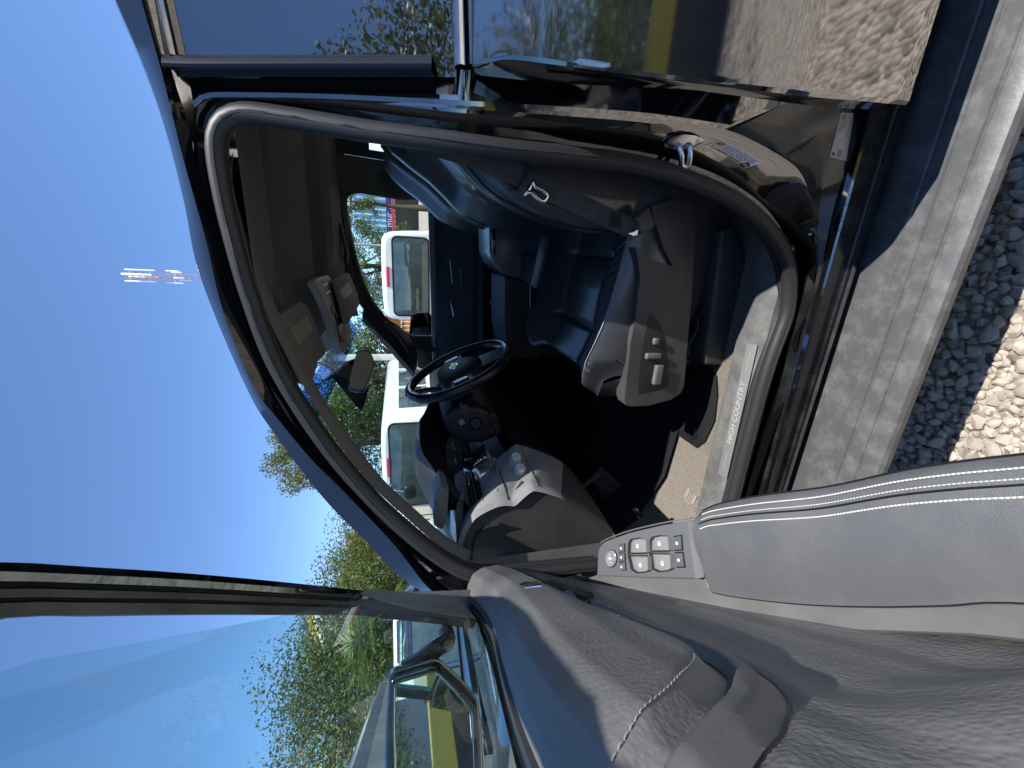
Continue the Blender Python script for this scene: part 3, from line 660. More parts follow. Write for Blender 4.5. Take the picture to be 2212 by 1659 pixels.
for y0, y1 in ((.12, 1.90),):
    m.loft([[V((x - .07*(1 - (2*(y - .12)/1.78 - 1)**2), y, z)) for x, z in ((-1.12, 1.285), (-1.0, 1.315), (-.90, 1.325), (-.80, 1.325), (-.75, 1.315), (-.735, 1.29), (-.73, 1.25))] for y in [.12 + 1.78*i/20 for i in range(21)]], 0)
m.build('dash_top_pad', PLASD, dash, ang=50)
m = M(); m.loft([[V((x, y, z)) for y in (.80, .9, 1.1, 1.88)] for x, z in ((-.80, 1.26), (-.735, 1.25), (-.715, 1.20), (-.70, 1.10), (-.715, 1.0), (-.80, .85), (-.9, .7))], 0); m.build('dash_face', PLASD, dash, ang=50)
m = M(); m.prism([Pp(X, Y, (-.72, 1.0, 1.28), (1, 0, .2)) for X, Y in zm(1650,1250,500)((310,570),(345,440),(460,365),(480,440),(400,540),(405,600),(350,610))], (-.02, 0, 0), bev=.003); m.build('centre_screen', GLOSSB, dash)
# defroster end piece and pillar speaker at the near corner
m = M(); m.prism([Py(X, Y, .16) for X, Y in zd((865,1195),(945,1240),(930,1500),(880,1640),(790,1600),(785,1480),(800,1350))], (0, .10, .0), bev=.008); m.build('dash_corner_cover', PLASG, dash)
m = M(); m.prism([Py(X, Y, .20) for X, Y in zm(1700,1700,800)((255,900),(275,780),(320,690),(350,660),(340,1000),(290,1190),(268,1120))], (0, .012, 0), bev=.004); m.build('dash_speaker_lens', PLASG, dash)
# binnacle: dials
m = M(); m.loft([[V((x, y, z)) for y in (.28, .5, .9)] for x, z in ((-.73, 1.41), (-.78, 1.38), (-.79, 1.24), (-.68, 1.16))], 0); cl = m.build('instrument_cluster', BLK, dash)
m = M(); Xc, Yc = zm(1700,1700,800)((375,110))[0]
c = Py(Xc, Yc, .46); ax = V((1, -.1, .25)).normalized(); u_ = V((0, 1, 0)); v_ = ax.cross(u_)
for k in range(11):
    a = R(-40 + 26*k); q = c + u_*math.cos(a)*.045 + v_*math.sin(a)*.045; m.tube([q, q + (u_*math.cos(a) + v_*math.sin(a))*.008], .0011, 5)
m.build('dial_marking', mat('dial print', (.35, .36, .42), .5), dash)
# switch block left of the cluster with its small marks
m = M(); zk = ze
m.prism([Py(X, Y, .33) for X, Y in zk((340,390),(350,290),(440,280),(470,330),(600,200),(610,300),(460,400),(430,440))], (0, .05, 0), bev=.003); sb = m.build('switch_block', GLOSSB, dash)
m = M()
for X, Y in zk((575,275), (535,300), (505,315), (480,345)):
    c = Py(X, Y, .328); m.disc(c, (0, -1, 0), [(.003, 0), (.002, .0006), (.0001, .0006)], 8)
m.tube([Py(X, Y, .327) for X, Y in zk((455,370), (525,320), (600,275))], .0008, 5)
m.build('switch_marking', WHITEM, dash)
m = M(); c = [Py(X, Y, .42) for X, Y in zk((175,290), (275,290), (300,400), (215,465), (175,400))]
for t in (.2, .5, .8): m.tube([lerp(c[0], c[1], t), lerp(c[4], c[2], t)], .0016, 5)
m.build('cluster_vent', STEEL, dash)
# ignition lock and column cover
m = M(); zi = zm(1200,1400,800)
A, B = [Py(X, Y, .50) for X, Y in zi((1600,560), (2050,900))]
m.prism([Py(X, Y, .47) for X, Y in zi((1500,680),(1620,560),(1900,560),(2080,640),(2130,820),(1950,960),(1700,960),(1560,860))], (-.03, .22, 0), bev=.02, seg=3); cc_ = m.build('column_cover', PLASD, truck, ang=50)
for (X, Y), rr, mm in ((zi((1710,725))[0], .013, mat('bezel grey', (.16, .18, .22), .35, .5, metal=.6)), (zi((1860,735))[0], .022, BLK)):
    c = Py(X, Y, .465); m = M(); m.disc(c, (.5, -1, .3), [(rr, -.02), (rr, .006), (rr*.85, .010), (rr*.75, .004), (rr*.3, .003), (rr*.28, .008), (.0001, .008)]); m.build('ignition_bezel', mm, cc_)
m = M(); m.prism([Py(X, Y, .462) for X, Y in zi((1995,655),(2070,610),(2110,720),(2030,770))], (0, .01, 0), bev=.003); m.build('pedal_switch', BLK, cc_)
# ---- pedals
m = M(); zp = zm(1700,1700,800)
pb = [Py(X, Y, .47) for X, Y in zp((1780,440),(1850,380),(2070,580),(1920,690))]
m.prism(pb, (-.03, .01, .01), bev=.004)
for t in (.15, .32, .49, .66, .83): m.tube([lerp(pb[0], pb[1], t) + V((.001, -.001, 0)), lerp(pb[3], pb[2], t) + V((.001, -.001, 0))], .003, 6)
m.tube([pb[1] + V((-.03, 0, 0)), pb[1] + V((-.25, 0, .3))], .01, 8); m.build('brake_pedal', mat('pedal rubber', (.035, .035, .036), .6), truck)
zf = zm(2300,1900,1000); m = M()
pk = [Py(X, Y, .20) for X, Y in zf((420,235),(465,220),(525,305),(480,320))]; m.prism(pk, (-.01, .015, 0), bev=.002)
pkb = [Py(X, Y, .21) for X, Y in zf((360,300),(420,240),(485,320),(400,370))]; m.prism(pkb, (-.02, .02, 0), bev=.004, mi=1)
m.build('parking_brake_pedal', [STEEL, BLK], truck)
m = M(); fr = [Pz(X, Y, .535) for X, Y in zf((905,45),(980,125),(890,320),(735,350))]
m.prism(fr, (0, 0, -.02), bev=.003)
for t in (.3, .5, .7): m.tube([lerp(fr[0], fr[1], t) + V((0, 0, .001)), lerp(fr[3], fr[2], t) + V((0, 0, .001))], .004, 6)
m.build('foot_rest', mat('dusty footrest', (.24, .23, .20), .6, .2), truck)

# ---- floor, sill plate
m = M(); m.loft([[V((x, y, z + .0)) for y, z in ((.16, .53), (.2, .515), (.3, .51), (.6, .51), (.88, .51), (.92, .62))] for x in (-.62, -.35, 0, .6, 1.4)], 0)
m.loft([[V((x, y, z)) for y in (.16, .3, .6, .92)] for x, z in ((-.62, .513), (-.80, .53), (-.98, .62), (-1.12, .80), (-1.15, 1.1))], 0)
m.build('floor_carpet', CARPET, truck, ang=60)
m = M(); m.loft([[V((x + .012, y, z + .012)) for y in (.36, .5, .6, .90)] for x, z in ((-.40, .513), (-.62, .516), (-.80, .535), (-.98, .625), (-1.10, .77))], 0); m.build('footwell_shade', MATD, truck)  # black sheet stands in for the shadow over the footwell carpet
m = M(); mt = [Pz(X, Y, .522) for X, Y in zm(2300,1150,1000)((-100,2500),(640,1659),(690,1440),(760,1480),(840,1520),(910,1490),(970,1370),(1050,1300),(1130,1130),(1155,900),(1145,735),(1080,640),(500,700),(-300,1200))]
mt = [V((max(-.62, p.x), min(.88, max(.16, p.y)), p.z)) for p in mt]
m.prism(mt, (0, 0, -.008), bev=.002); fm = m.build('floor_mat', MATD, truck)
m = M(); X, Y = zm(2300,1150,1000)((945,1225))[0]; c = Pz(X, Y, .523)
m.disc(c, (0, 0, 1), [(.024, 0), (.022, .005), (.017, .006), (.015, .003), (.006, .003), (.004, .005), (.0001, .005)]); m.build('mat_fastener', BLK, fm)
m = M()
sx = [1.5, .6, .2, 0, -.2, -.4, -.6, -.8, -1.15]
m.loft([[V((x, y, z)) for x in sx] for y, z in ((.070, .515), (.078, .540), (.090, .546), (.125, .548), (.165, .546), (.178, .540), (.185, .512))], 0)
sp = m.build('sill_plate', SILLM, truck, ang=35)
zb = zm(2750,1300,800); q = [Pz(X, Y, .5525) for X, Y in zb((530,150),(640,160),(305,1620),(210,1555))]
m = M(); m.prism([q[0], q[1], q[2], q[3]], (0, 0, -.003), bev=.0008); m.build('sill_badge', SILVER, sp)
m = M(); xd = (q[0] - q[3]).normalized(); c = lerp(lerp(q[0], q[1], .5), lerp(q[3], q[2], .5), .5)
ln = (q[0] - q[3]).length
vs, fs = text_mesh('HIGH COUNTRY', .026, c + V((0, 0, .0004)), xd, V((0, 1, 0)), .0006, 'CENTER')
m.add(vs, fs, 0)
for s_ in (-1, 1):
    m.tube([c + xd*(s_*ln*.30) + V((0, 0, .0006)), c + xd*(s_*ln*.46) + V((0, 0, .0006))], .0008, 5)
m.build('badge_lettering', BADGE, sp, smooth=False)

# ---- driver seat
seat = M()
def seat_grid(fn, nu, nv): return [[fn(i/nu, j/nv) for j in range(nv + 1)] for i in range(nu + 1)]
sx0, sx1, sy0, sy1 = -.445, .22, .245, .925
def cushion(u, v):                                              # u front->back, v near->far
    y = lerp(sy0, sy1, v); e = min(v, 1 - v)*(sy1 - sy0)
    x = lerp(sx0, sx1, u); bol = (1 - min(1, max(0, (e - .022)/.175)))*(.064 - .012*u)
    z = lerp(.932, .822, u**.9) + bol - .014*math.sin(u*math.pi)
    f = 1 - ss(u, 0, .11); lob = math.exp(-((e - .06)/.06)**2); z -= (.10 - .02*lob)*f**2; x += .035*(1 - lob)*(1 - ss(u, 0, .4)) + .085*(1 - ss(e, 0, .10))**1.6*(1 - ss(u, 0, .5))
    ed = 1 - ss(e, 0, .024); z -= .085*ed**2.2; y += (.012 if v < .5 else -.012)*(1 - ed)*0
    for cu in (.30, .66): z -= .016*math.exp(-((u - cu)/.014)**2)*(1 if .22 < v < .78 else .0)
    z += .006*math.sin(u*13 + 1)*(1 if .24 < v < .76 else 0)*ss(e, .13, .2)
    z -= .012*math.exp(-((e - .190)/.008)**2)
    return V((x, y, z))
m = M(); m.loft(seat_grid(cushion, 70, 60), 0)
rim = [cushion(1 - j/24, 0) for j in range(24)] + [cushion(0, j/24) for j in range(25)]; sc_ = V((-.1, .59, 0))
inw = lambda p, k: V(((sc_.x - p.x)*k, (sc_.y - p.y)*k, 0))
m.loft([rim, [p + inw(p, -.012) + V((0, 0, -.03)) for p in rim], [p + inw(p, -.010) + V((0, 0, -.08)) for p in rim], [p + inw(p, .03) + V((0, 0, -.15)) for p in rim], [p + inw(p, .10) + V((0, 0, -.22)) for p in rim]], 0)
ds = m.build('driver_seat', LEA, truck, ang=70)
m = M()                                                         # stitched edge and quilting on the bolster
for v_ in (.030, .036): m.tube([cushion(u/60, v_) + V((0, 0, .0012)) for u in range(3, 60)], .0013, 5)
for k in range(18):
    for s_ in (-1, 1):
        u0 = .12 + .045*k; m.tube([cushion(min(.98, max(.05, u0 + s_*.05*(t - .5))),   .045 + .205*t) + V((0, 0, .0008)) for t in (0, .25, .5, .75, 1)], .0011, 4)
m.build('seat_stitching', mat('seat thread', (.20, .20, .19), .7), ds)
zs1 = zm(2300,1150,1000); zs2 = zm(2000,800,800)
sh = zs1((350,940),(365,985),(420,998),(560,990),(760,935),(840,880),(870,820),(885,640),(940,0)) + zs2((2050,100),(1980,20),(1840,-60),(1560,30),(1600,200),(1700,500),(1800,690),(1640,640),(1480,560),(1390,480),(1420,640),(1440,800),(1380,1300),(1330,1560)) + zs1((410,420))
ysd = .225
m = M(); m.prism([Py(X, Y, ysd) for X, Y in sh], (0, .05, 0), bev=.010, seg=3); shd = m.build('seat_side_shield', PLAS, ds, ang=45)
rc = [Py(X, Y, ysd - .0015) for X, Y in zs1((575,182),(640,240),(690,340),(712,450),(716,550),(738,620),(735,660),(715,690),(738,740),(735,810),(700,838),(600,862),(480,886),(468,860),(480,650),(520,400))]
m = M(); m.prism(rc, (0, .004, 0), bev=.001); m.build('control_panel', PLASD, ds)
for (X, Y), dd in ((zs1((625,430))[0], (.020, .014, .018)), (zs1((600,558))[0], (.018, .016, .05)), (zs1((640,720))[0], (.062, .018, .026))):
    c = Py(X, Y, ysd - .006); m = M(); m.box(c, dd, bev=.005, seg=3); m.build('seat_control', PLASG, ds)
def back(u, v):                                                 # u bottom->top, v near->far
    y = lerp(.235, .945, v); e = min(v, 1 - v)*.71; bol = math.exp(-((e - .05)/.055)**2)
    x = .235 + .26*u - bol*(.175*math.sin(min(1, u*1.25)*math.pi)**.8 + .02) + .012*math.sin(u*9)
    z = .90 + .66*u
    ed = 1 - ss(e, 0, .05); x += .13*ed**2; y += .0
    x -= .0; t = ss(u, .88, 1); x += .06*t*t; y = lerp(y, .59, .25*t)
    return V((x, y, z))
m = M()
bs = [(960,330),(1000,372),(1050,425),(1100,455),(1150,478),(1200,492),(1250,503),(1300,507),(1335,500),(1350,490)]
edge = cr([Py(X, Y, .32) for X, Y in bs], 40)                   # front edge of the near bolster, traced
mid_ = [p + V((.03, .10, .0)) for p in edge]
top_ext = [edge[0] + V((.06, 0, .10)), edge[0] + V((.03, 0, .05))]
E0 = [edge[0] + V((.13, .02, .17)), edge[0] + V((.085, 0, .13)), edge[0] + V((.04, 0, .065))] + edge
sec = []
for p in E0:
    sec.append([V((p.x + .17, .262, p.z)), V((p.x + .09, .252, p.z)), V((p.x + .035, .258, p.z)), V((p.x + .010, .28, p.z)), V((p.x, .315, p.z)), V((p.x + .010, .355, p.z)), V((p.x + .055, .40, p.z)), V((p.x + .075, .50, p.z)), V((p.x + .08, .60, p.z)), V((p.x + .075, .70, p.z)), V((p.x + .055, .80, p.z)), V((p.x + .010, .845, p.z)), V((p.x, .885, p.z)), V((p.x + .03, .94, p.z)), V((p.x + .17, .94, p.z)), V((p.x + .19, .60, p.z))])
m.loft(sec, 0, cu=True)
m.add(sec[0] + [sum(sec[0], V())/16 + V((0, 0, .05))], [[i, (i + 1) % 16, 16] for i in range(16)])
m.build('seat_backrest', LEA, ds, ang=70)
m = M()
for k, off in ((3, .0015), (5, .0015)): m.tube([s_[k] + V((-.001, -.001, 0)) for s_ in sec[3:]], .0013, 5)
m.tube([lerp(s_[2], s_[1], .35) + V((0, -.001, 0)) for s_ in sec[8:34]], .0014, 5); m.tube([lerp(s_[2], s_[1], .18) + V((0, -.001, 0)) for s_ in sec[8:34]], .0014, 5)
m.build('backrest_seam', mat('seam shade', (.008, .008, .009), .6), ds)
m = M(); m.box(sec[0][8] + V((.07, 0, .13)), (.10, .26, .17), bev=.045, seg=4); m.tube([sec[0][8] + V((.07, -.07, .1)), sec[0][8] + V((.07, -.07, -.02))], .007, 8); m.build('head_restraint', LEA, ds)
m = M(); q = [Py(X, Y, .24) for X, Y in zs1((1040,640),(1280,640),(1400,0),(1420,-300),(1330,-560),(1200,-540),(1110,200),(1070,420))]
m.prism(q, (0, .30, 0), bev=.012, seg=3); m.box((-.05, .58, .66), (.50, .5, .22), bev=.02); m.build('seat_base', PLAS, ds)
m = M(); m.tube(cr([Py(X, Y, .26) for X, Y in zs1((970,230),(990,300),(950,380),(910,460),(905,560))], 16), .004, 6); m.build('seat_cable', BLK, ds)
# ---- seat belt
def strip(path, wdir, wd, th=.0012):
    P = cr(path, 40); rows = [[p - V(wdir)*wd/2 for p in P], [p - V((0, th, 0)) for p in P], [p + V(wdir)*wd/2 for p in P]]
    mm = M(); mm.loft(rows, 0); return mm
wd_ = [Py(X, Y, y) for (X, Y), y in (((880,296),.20), ((965,318),.20), ((1060,352),.215), ((1150,395),.222), ((1260,445),.226), ((1330,478),.224), ((1366,494),.214))]
up_ = V((-.80, 0, .62)).normalized()
WEB = mat('belt webbing', (.065, .063, .063), .75, .2, bump=('noise', 900, .3, .0004), vary=(18, (.095, .092, .088), .4, .7))
P = cr(wd_, 50); m = M(); rows = [[], [], []]
for i, p in enumerate(P):
    t = (P[min(i + 1, 49)] - P[max(i - 1, 0)]).normalized(); s_ = t.cross(V((0, 1, 0))).normalized()
    rows[0].append(p - s_*.024); rows[1].append(p + V((0, -.0015, 0))); rows[2].append(p + s_*.024)
m.loft(rows, 0); m.loft([[q_ + V((0, .0025, 0)) for q_ in r] for r in rows], 0); sbt = m.build('seat_belt', WEB, truck)
zt = zm(1500,560,1000)
m = M(); m.prism([Py(X, Y, .212) for X, Y in zt((1235,195),(1262,172),(1290,180),(1362,260),(1355,310),(1320,320),(1250,455),(1235,490),(1215,500),(1190,490),(1125,430),(1120,395),(1165,400),(1180,415),(1280,245))], (0, .012, 0), bev=.003); m.build('tongue_grip', mat('blue black plastic', (.02, .024, .04), .4), sbt)
m = M()
lp = [Py(X, Y, .208) for X, Y in zt((1320,330),(1255,470),(1290,440),(1400,515),(1425,518),(1458,460),(1450,435),(1340,370),(1345,310))]
m.tube(cr([Py(X, Y, .207) for X, Y in zt((1330,345),(1350,385),(1420,425),(1452,455),(1440,490),(1415,512),(1385,500),(1310,440),(1275,440))], 30), .0048, 8, flat=.45, nrm=(0, 1, 0))
m.prism([Py(X, Y, .209) for X, Y in zt((1345,310),(1330,345),(1300,420),(1262,470),(1245,465),(1265,420),(1310,345))], (0, .003, 0), bev=.001); m.build('buckle_tongue', CHROME, sbt)
m = M(); zx = zm(2000,500,900)
m.prism([Py(X, Y, .20) for X, Y in zx((1230,880),(1370,760),(1440,930),(1420,985),(1290,1045),(1265,1000),(1260,930))], (0, .03, 0), bev=.010, seg=3); m.build('anchor_cover', PLAS, sbt)
m = M(); m.prism([Py(X, Y, .199) for X, Y in zx((1160,1030),(1210,1018),(1262,990),(1255,1045),(1210,1055))], (0, .004, 0), bev=.001); m.build('anchor_plate', STEEL, sbt)
m = M()
for k in range(6):
    X = 1010 + 16*k; m.tube([Py(*q_, .2165) for q_ in zx((X, 830 - k*0), (X - 6, 960 + k*5))], .0011, 5)
m.build('webbing_stitching', mat('belt thread', (.012, .012, .012), .8), sbt)
# centre pillar inner trim behind the belt
m = M(); m.loft([[Py(X, Y, y) for (X, Y) in ((860,250),(1000,285),(1150,310),(1300,330),(1420,350),(1560,430))] for y in (.10, .2)], 0)
m.loft([[V((x, .20 + (x - .2)*.02 - 0*z, z)) for x in (.24, .34, .6)] for z in (1.80, 1.4, 1.0, .5)], 0)
m.build('centre_pillar_inner_trim', PLAS, truck)
# ---- passenger seat, console
m = M(); sec2 = [[V((p.x + .0, 1.93 - p.y, p.z)) for p in s_] for s_ in sec]; m.loft(sec2, 0, cu=True); ps = m.build('passenger_seat', LEA, truck, ang=70)
m = M(); m.loft([[V((p.x, 1.93 - p.y, p.z)) for p in r] for r in seat_grid(cushion, 30, 30)], 0); m.build('seat_cushion', LEA, ps, ang=70)
m = M(); zq = zm(1500,560,1000)
ca = [Py(X, Y, .92) for X, Y in zq((945,690),(950,960),(985,1060),(1080,1150),(1200,1185),(1235,1160),(1240,700))]
m.prism([p for p in ca], (0, .26, 0), bev=.018, seg=4); con = m.build('centre_armrest', LEA, truck, ang=50)
m = M(); m.prism([Py(X, Y, .918) for X, Y in zq((962,700),(965,930),(985,985),(1000,985),(998,700))], (0, .004, 0), bev=.003); m.build('armrest_latch', GLOSSB, con)
m = M(); cb = [Py(X, Y, .93) for X, Y in zq((1085,1170),(1080,1640),(1120,1900),(1400,1900),(1390,1300),(1235,1200))]
m.prism(cb, (0, .30, 0), bev=.012, seg=3); m.build('console_body', PLASD, con)
m = M(); c0, c1 = [Py(X, Y, .927) for X, Y in zq((1300,1240), (1300,1640))]; m.tube([c0, c1], .007, 8); m.build('console_rail', GLOSSB, con)
for X, Y in zq((1130,1290), (1125,1440)):
    m = M(); c = Py(X, Y, 1.02); m.disc(c + V((0, 0, .012)), (0, 0, 1), [(.044, -.03), (.044, .0), (.048, .004), (.044, .006), (.038, .0), (.036, -.03)], 26); m.build('cup_holder', mat('satin grey', (.10, .12, .14), .35, .5), con)
m = M(); a, b = [Py(X, Y, .915) for X, Y in zs2((490,560), (580,670))]; m.prism([a + V((-.004, 0, .006)), b + V((-.004, 0, .006)), b + V((.004, 0, -.006)), a + V((.004, 0, -.006))], (0, .006, 0), bev=.001); m.build('buckle_button', RED, con)

# ---- steering wheel
wc = V((-.42, .60, 1.305)); wn = V((.905, 0, .425)).normalized(); wu = V((-.425, 0, .905)).normalized(); wy = V((0, 1, 0))
def W(a, r, h=0): return wc + wu*math.sin(a)*r + wy*math.cos(a)*r + wn*h
m = M(); m.tube([W(2*math.pi*i/72, .192) for i in range(72)], .0165, 16, closed=True, nrm=None); sw = m.build('steering_wheel', mat('wheel leather', (.008, .008, .010), .28, .5, bump=('noise', 500, .1, .0003)), truck, ang=80)
WG = mat('wood gloss', (.03, .02, .016), .15, .5, coat=.8)
for a0, hw_ in ((90, 36), (270, 46)): m = M(); m.tube([W(R(a0 + k), .192, .0012) for k in range(-hw_, hw_ + 1, 4)], .0172, 16); m.build('wheel_rim_inlay', WG, sw, ang=80)
hub = [(-.105, .045), (-.10, .06), (-.06, .078), (0, .084), (.06, .078), (.10, .06), (.105, .045), (.095, -.02), (.07, -.062), (.03, -.085), (-.03, -.085), (-.07, -.062), (-.095, -.02)]
hb = cr([wc + wy*a + wu*b for a, b in hub + [hub[0]]], 40)[:-1]; hc = sum(hb, V())/len(hb)
m = M(); m.loft([[hc + (p - hc)*k + wn*h for p in hb] for k, h in ((1.0, -.06), (1.02, -.01), (.97, .004), (.75, .014), (.4, .019), (.01, .02))], 0, cu=True); m.build('wheel_hub', PLASD, sw, ang=60)
for s_ in (-1, 1):
    m = M(); m.prism([wc + wy*(s_*a) + wu*b - wn*.012 for a, b in ((.09, .05), (.185, .045), (.185, -.02), (.15, -.035), (.085, -.03))], wn*.014, bev=.006, seg=3); m.build('wheel_spoke', PLASG, sw)
    m = M(); m.prism([wc + wy*(s_*a) + wu*b - wn*.0 for a, b in ((.105, .038), (.15, .034), (.158, .0), (.145, -.018), (.108, -.015))], wn*.008, bev=.003); sk = m.build('wheel_switch_pad', GLOSSB, sw)
m = M(); m.prism([wc + wy*a + wu*b - wn*.012 for a, b in ((-.05, -.07), (.05, -.07), (.035, -.185), (-.035, -.185))], wn*.012, bev=.005); m.build('wheel_spoke', PLASG, sw)
em = M(); bt = [(-.030, -.004), (-.012, -.004), (-.009, -.012), (.014, -.012), (.011, -.004), (.030, -.004), (.026, .006), (.009, .006), (.006, .013), (-.017, .013), (-.014, .006), (-.034, .006)]
em.prism([wc + wy*a*.9 + wu*(b*.9 + .012) + wn*.0195 for a, b in bt], wn*.004, bev=.001)
em.build('bowtie_emblem', mat('gold emblem', (.62, .40, .16), .3, .5, metal=.8), sw)
m = M(); m.prism([wc + wy*a*1.12 + wu*(b*1.12 + .0118) + wn*.0185 for a, b in [(x_*1.05, y_*1.12) for x_, y_ in bt]], wn*.003, bev=.0008); m.build('emblem_rim', CHROME, sw)
m = M(); m.tube([wc - wn*.06, wc - wn*.28], .055, 16); m.build('steering_column', PLASD, sw)
m = M(); m.tube(cr([wc - wn*.085 + wy*(-.05) + wu*.0, wc - wn*.07 + wy*(-.14) + wu*.03, wc - wn*.055 + wy*(-.20) + wu*.035], 14), .010, 10); m.tube([wc - wn*.06 + wy*-.165 + wu*.032, wc - wn*.054 + wy*-.215 + wu*.036], .014, 10); m.build('indicator_stalk', BLK, sw)
m = M(); m.tube(cr([wc - wn*.085 + wy*(.05) + wu*.03, wc - wn*.06 + wy*.10 + wu*.13, wc - wn*.05 + wy*.12 + wu*.19], 12), .011, 10); m.build('shift_lever', BLK, sw)
# ================================================================== THE PICKUP: OPEN FRONT DOOR
def zbelt(s): return 1.362 + .062*ss(s, .2, .88)
KV = [(-.02, -.02), (0, .006), (.006, .026), (.02, .042), (.05, .052), (.09, .052), (.13, .046), (.18, .034), (.25, .016), (.33, .002), (.38, -.004), (.45, .0), (.95, .01)]
PB = [(-.05, 1.262), (.16, 1.262), (.28, 1.268), (.45, 1.272), (.60, 1.272), (.70, 1.262), (.755, 1.262), (.80, 1.282), (.838, 1.318), (.868, 1.36), (.895, 1.42), (.90, 1.50)]
PBc = [(p.x, p.y) for p in cr([V((a, b, 0)) for a, b in PB], 64)]
def dpad(s, z):                                                 # distance outside (+) or inside (-) the padded panel
    best = 9; sg = 1
    for i in range(0, len(PBc) - 1):
        (a, b), (c, d) = PBc[i], PBc[i+1]; ex, ez = c - a, d - b; L2 = ex*ex + ez*ez + 1e-12
        t = min(1, max(0, ((s - a)*ex + (z - b)*ez)/L2)); qx, qz = s - a - t*ex, z - b - t*ez; q = qx*qx + qz*qz
        if q < best: best = q; sg = 1 if ex*(z - b) - ez*(s - a) < 0 else -1
    return sg*math.sqrt(best)
def nface(s, z):
    v = zbelt(s) - z; n = KV[-1][1]
    for (a, b), (c, d) in zip(KV, KV[1:]):
        if v <= c: n = lerp(b, d, ss(v, a, c)*.5 + .5*max(0, min(1, (v - a)/(c - a)))); break
    if v > .2: n += .03*(s - .4)*ss(v, .2, .35)
    d = dpad(s, z) if v < .36 else .3
    h = .012*(1 - ss(d, -.012, .004)) - .004
    h += .007*(ss(d, .013, .019)*(1 - ss(d, .030, .040)))
    h -= .004*math.exp(-((d - .011)/.006)**2) + .004*math.exp(-((d - .046)/.006)**2)
    # swell of the lower panel into the grab handle near the lock end
    h += .050*ss(s, .80, 1.0)*(1 - ss(z, 1.16, 1.30))*ss(d, .03, .12)
    return n + h*ss(v, .0, .03)
m = M(); nS, nZ = 250, 200
sv = [-.01 + 1.09*i/nS for i in range(nS + 1)]
grid = [[D(s, nface(s, zbelt(s) + .004 - (.005 + .86*(j/nZ)**1.25)), zbelt(s) + .004 - (.005 + .86*(j/nZ)**1.25)) for j in range(nZ + 1)] for s in sv]
o_ = len(m.v); m.loft(grid, 0)
k = 0
for i in range(nS):
    for j in range(nZ):
        z = zbelt(sv[i]) + .004 - (.005 + .86*((j + .5)/nZ)**1.25); d = dpad(sv[i] + .003, z)
        m.m[k] = 0 if d < .011 else (2 if d < .046 else 3); k += 1
fdr = m.build('front_door', [LEAD, BLK, PLASG, mat('dusty door skin', (.105, .105, .104), .42, .5, bump=('wrinkle', 210, .5, .0014), vary=(5, (.165, .162, .156), .4, .72, .52))], truck, ang=75)
# stitches and grooves of the padded panel
PQ = cr([V((a, b, 0)) for a, b in PB], 420); nrmP = []
for i in range(len(PQ)): t = (PQ[min(i + 1, 419)] - PQ[max(i - 1, 0)]).normalized(); nrmP.append(V((-t.y, t.x, 0)))
def offc(o, i0=40, i1=405): return [PQ[i] + nrmP[i]*o for i in range(i0, i1)]
def onf(q, l=0.0): return D(q.x, nface(q.x, q.y) + l, q.y)
m = M(); sc = offc(.008); L_ = [0]
for a, b in zip(sc, sc[1:]): L_.append(L_[-1] + (b - a).length)
def at_len(t):
    for i in range(len(sc) - 1):
        if L_[i+1] >= t: return lerp(sc[i], sc[i+1], (t - L_[i])/(L_[i+1] - L_[i] + 1e-9))
    return sc[-1]
t = 0
while t < L_[-1] - .006:
    a, c = onf(at_len(t), .0004), onf(at_len(t + .0040), .0004); m.tube([a, lerp(a, c, .5) + DN*.0006, c], .00055, 5); t += .0058
m.build('panel_stitching', mat('dark grey thread', (.26, .26, .25), .8, .2), fdr)
m = M(); m.tube([onf(q, -.0012) for q in offc(.003)], .0008, 6)
m.tube([onf(q, -.0005) for q in offc(-.0115)], .0017, 6); m.tube([onf(q, -.0005) for q in offc(-.0465)], .0019, 6); m.build('panel_groove', BLK, fdr)
# outer shell of the door
m = M()
prz = [(1.40, -.012), (1.36, -.028), (1.30, -.05), (1.15, -.075), (.85, -.088), (.6, -.085), (.44, -.055), (.42, -.02), (.44, .0), (.50, .015)]
m.loft([[D(s, n, z + (zbelt(s) - 1.39 if z > 1.28 else 0)) for s in (-.02, .0, .2, .5, .8, 1.06, 1.09)] for z, n in prz], 0)
for s_ in (-.02, 1.09): m.add([D(s_, n, z) for z, n in prz] + [D(s_, .01, 1.0)], [[i, i + 1, len(prz)] for i in range(len(prz) - 1)], 0)
m.build('door_shell', PAINT, fdr)
m = M(); m.tube([D(s, .004, zbelt(s) - .001) for s in [.02 + 1.05*i/40 for i in range(41)]], .0055, 8); m.tube([D(s, -.016, zbelt(s) - .004) for s in [.02 + 1.05*i/40 for i in range(41)]], .006, 8); m.build('window_belt_seal', RUB, fdr)
# window frame: front rail traced, top and rear rails behind it
FR = [(1045, 1292, 1.355), (900, 1284, 1.49), (780, 1275, 1.60), (600, 1256, 1.695), (400, 1238, 1.758), (200, 1225, 1.80), (0, 1214, 1.830)]
FG = [1345, 1338, 1330, 1329, 1329, 1332, 1338]
def frail(f, push):
    out = []
    for (X, Y, z), G in zip(FR, FG):
        yy = lerp(Y, G, f); p = Pp(X, yy, D({1045: .030, 900: .052, 780: .090}[X], 0, 1), DE) if X > 700 else Pz(X, yy, z)
        out.append(p + (p - CAM).normalized()*push)
    s, n, z = Dinv(out[-1]); dn = -.055*f
    for s2, z2, n2 in ((s + .10, 1.850, .187), (s + .22, 1.862, .187)): out.append(D(s2, n2 - .047*f - push, z2 - .01*f))
    out += [D(1.02 - .03*f, .18 + dn, 1.855 - .02*f), D(1.075 - .04*f, .15 + dn, 1.80 - .02*f), D(1.09 - .05*f, .10 + dn, 1.6), D(1.085 - .05*f, .05 + dn, 1.42)]
    return cr(out, 60)
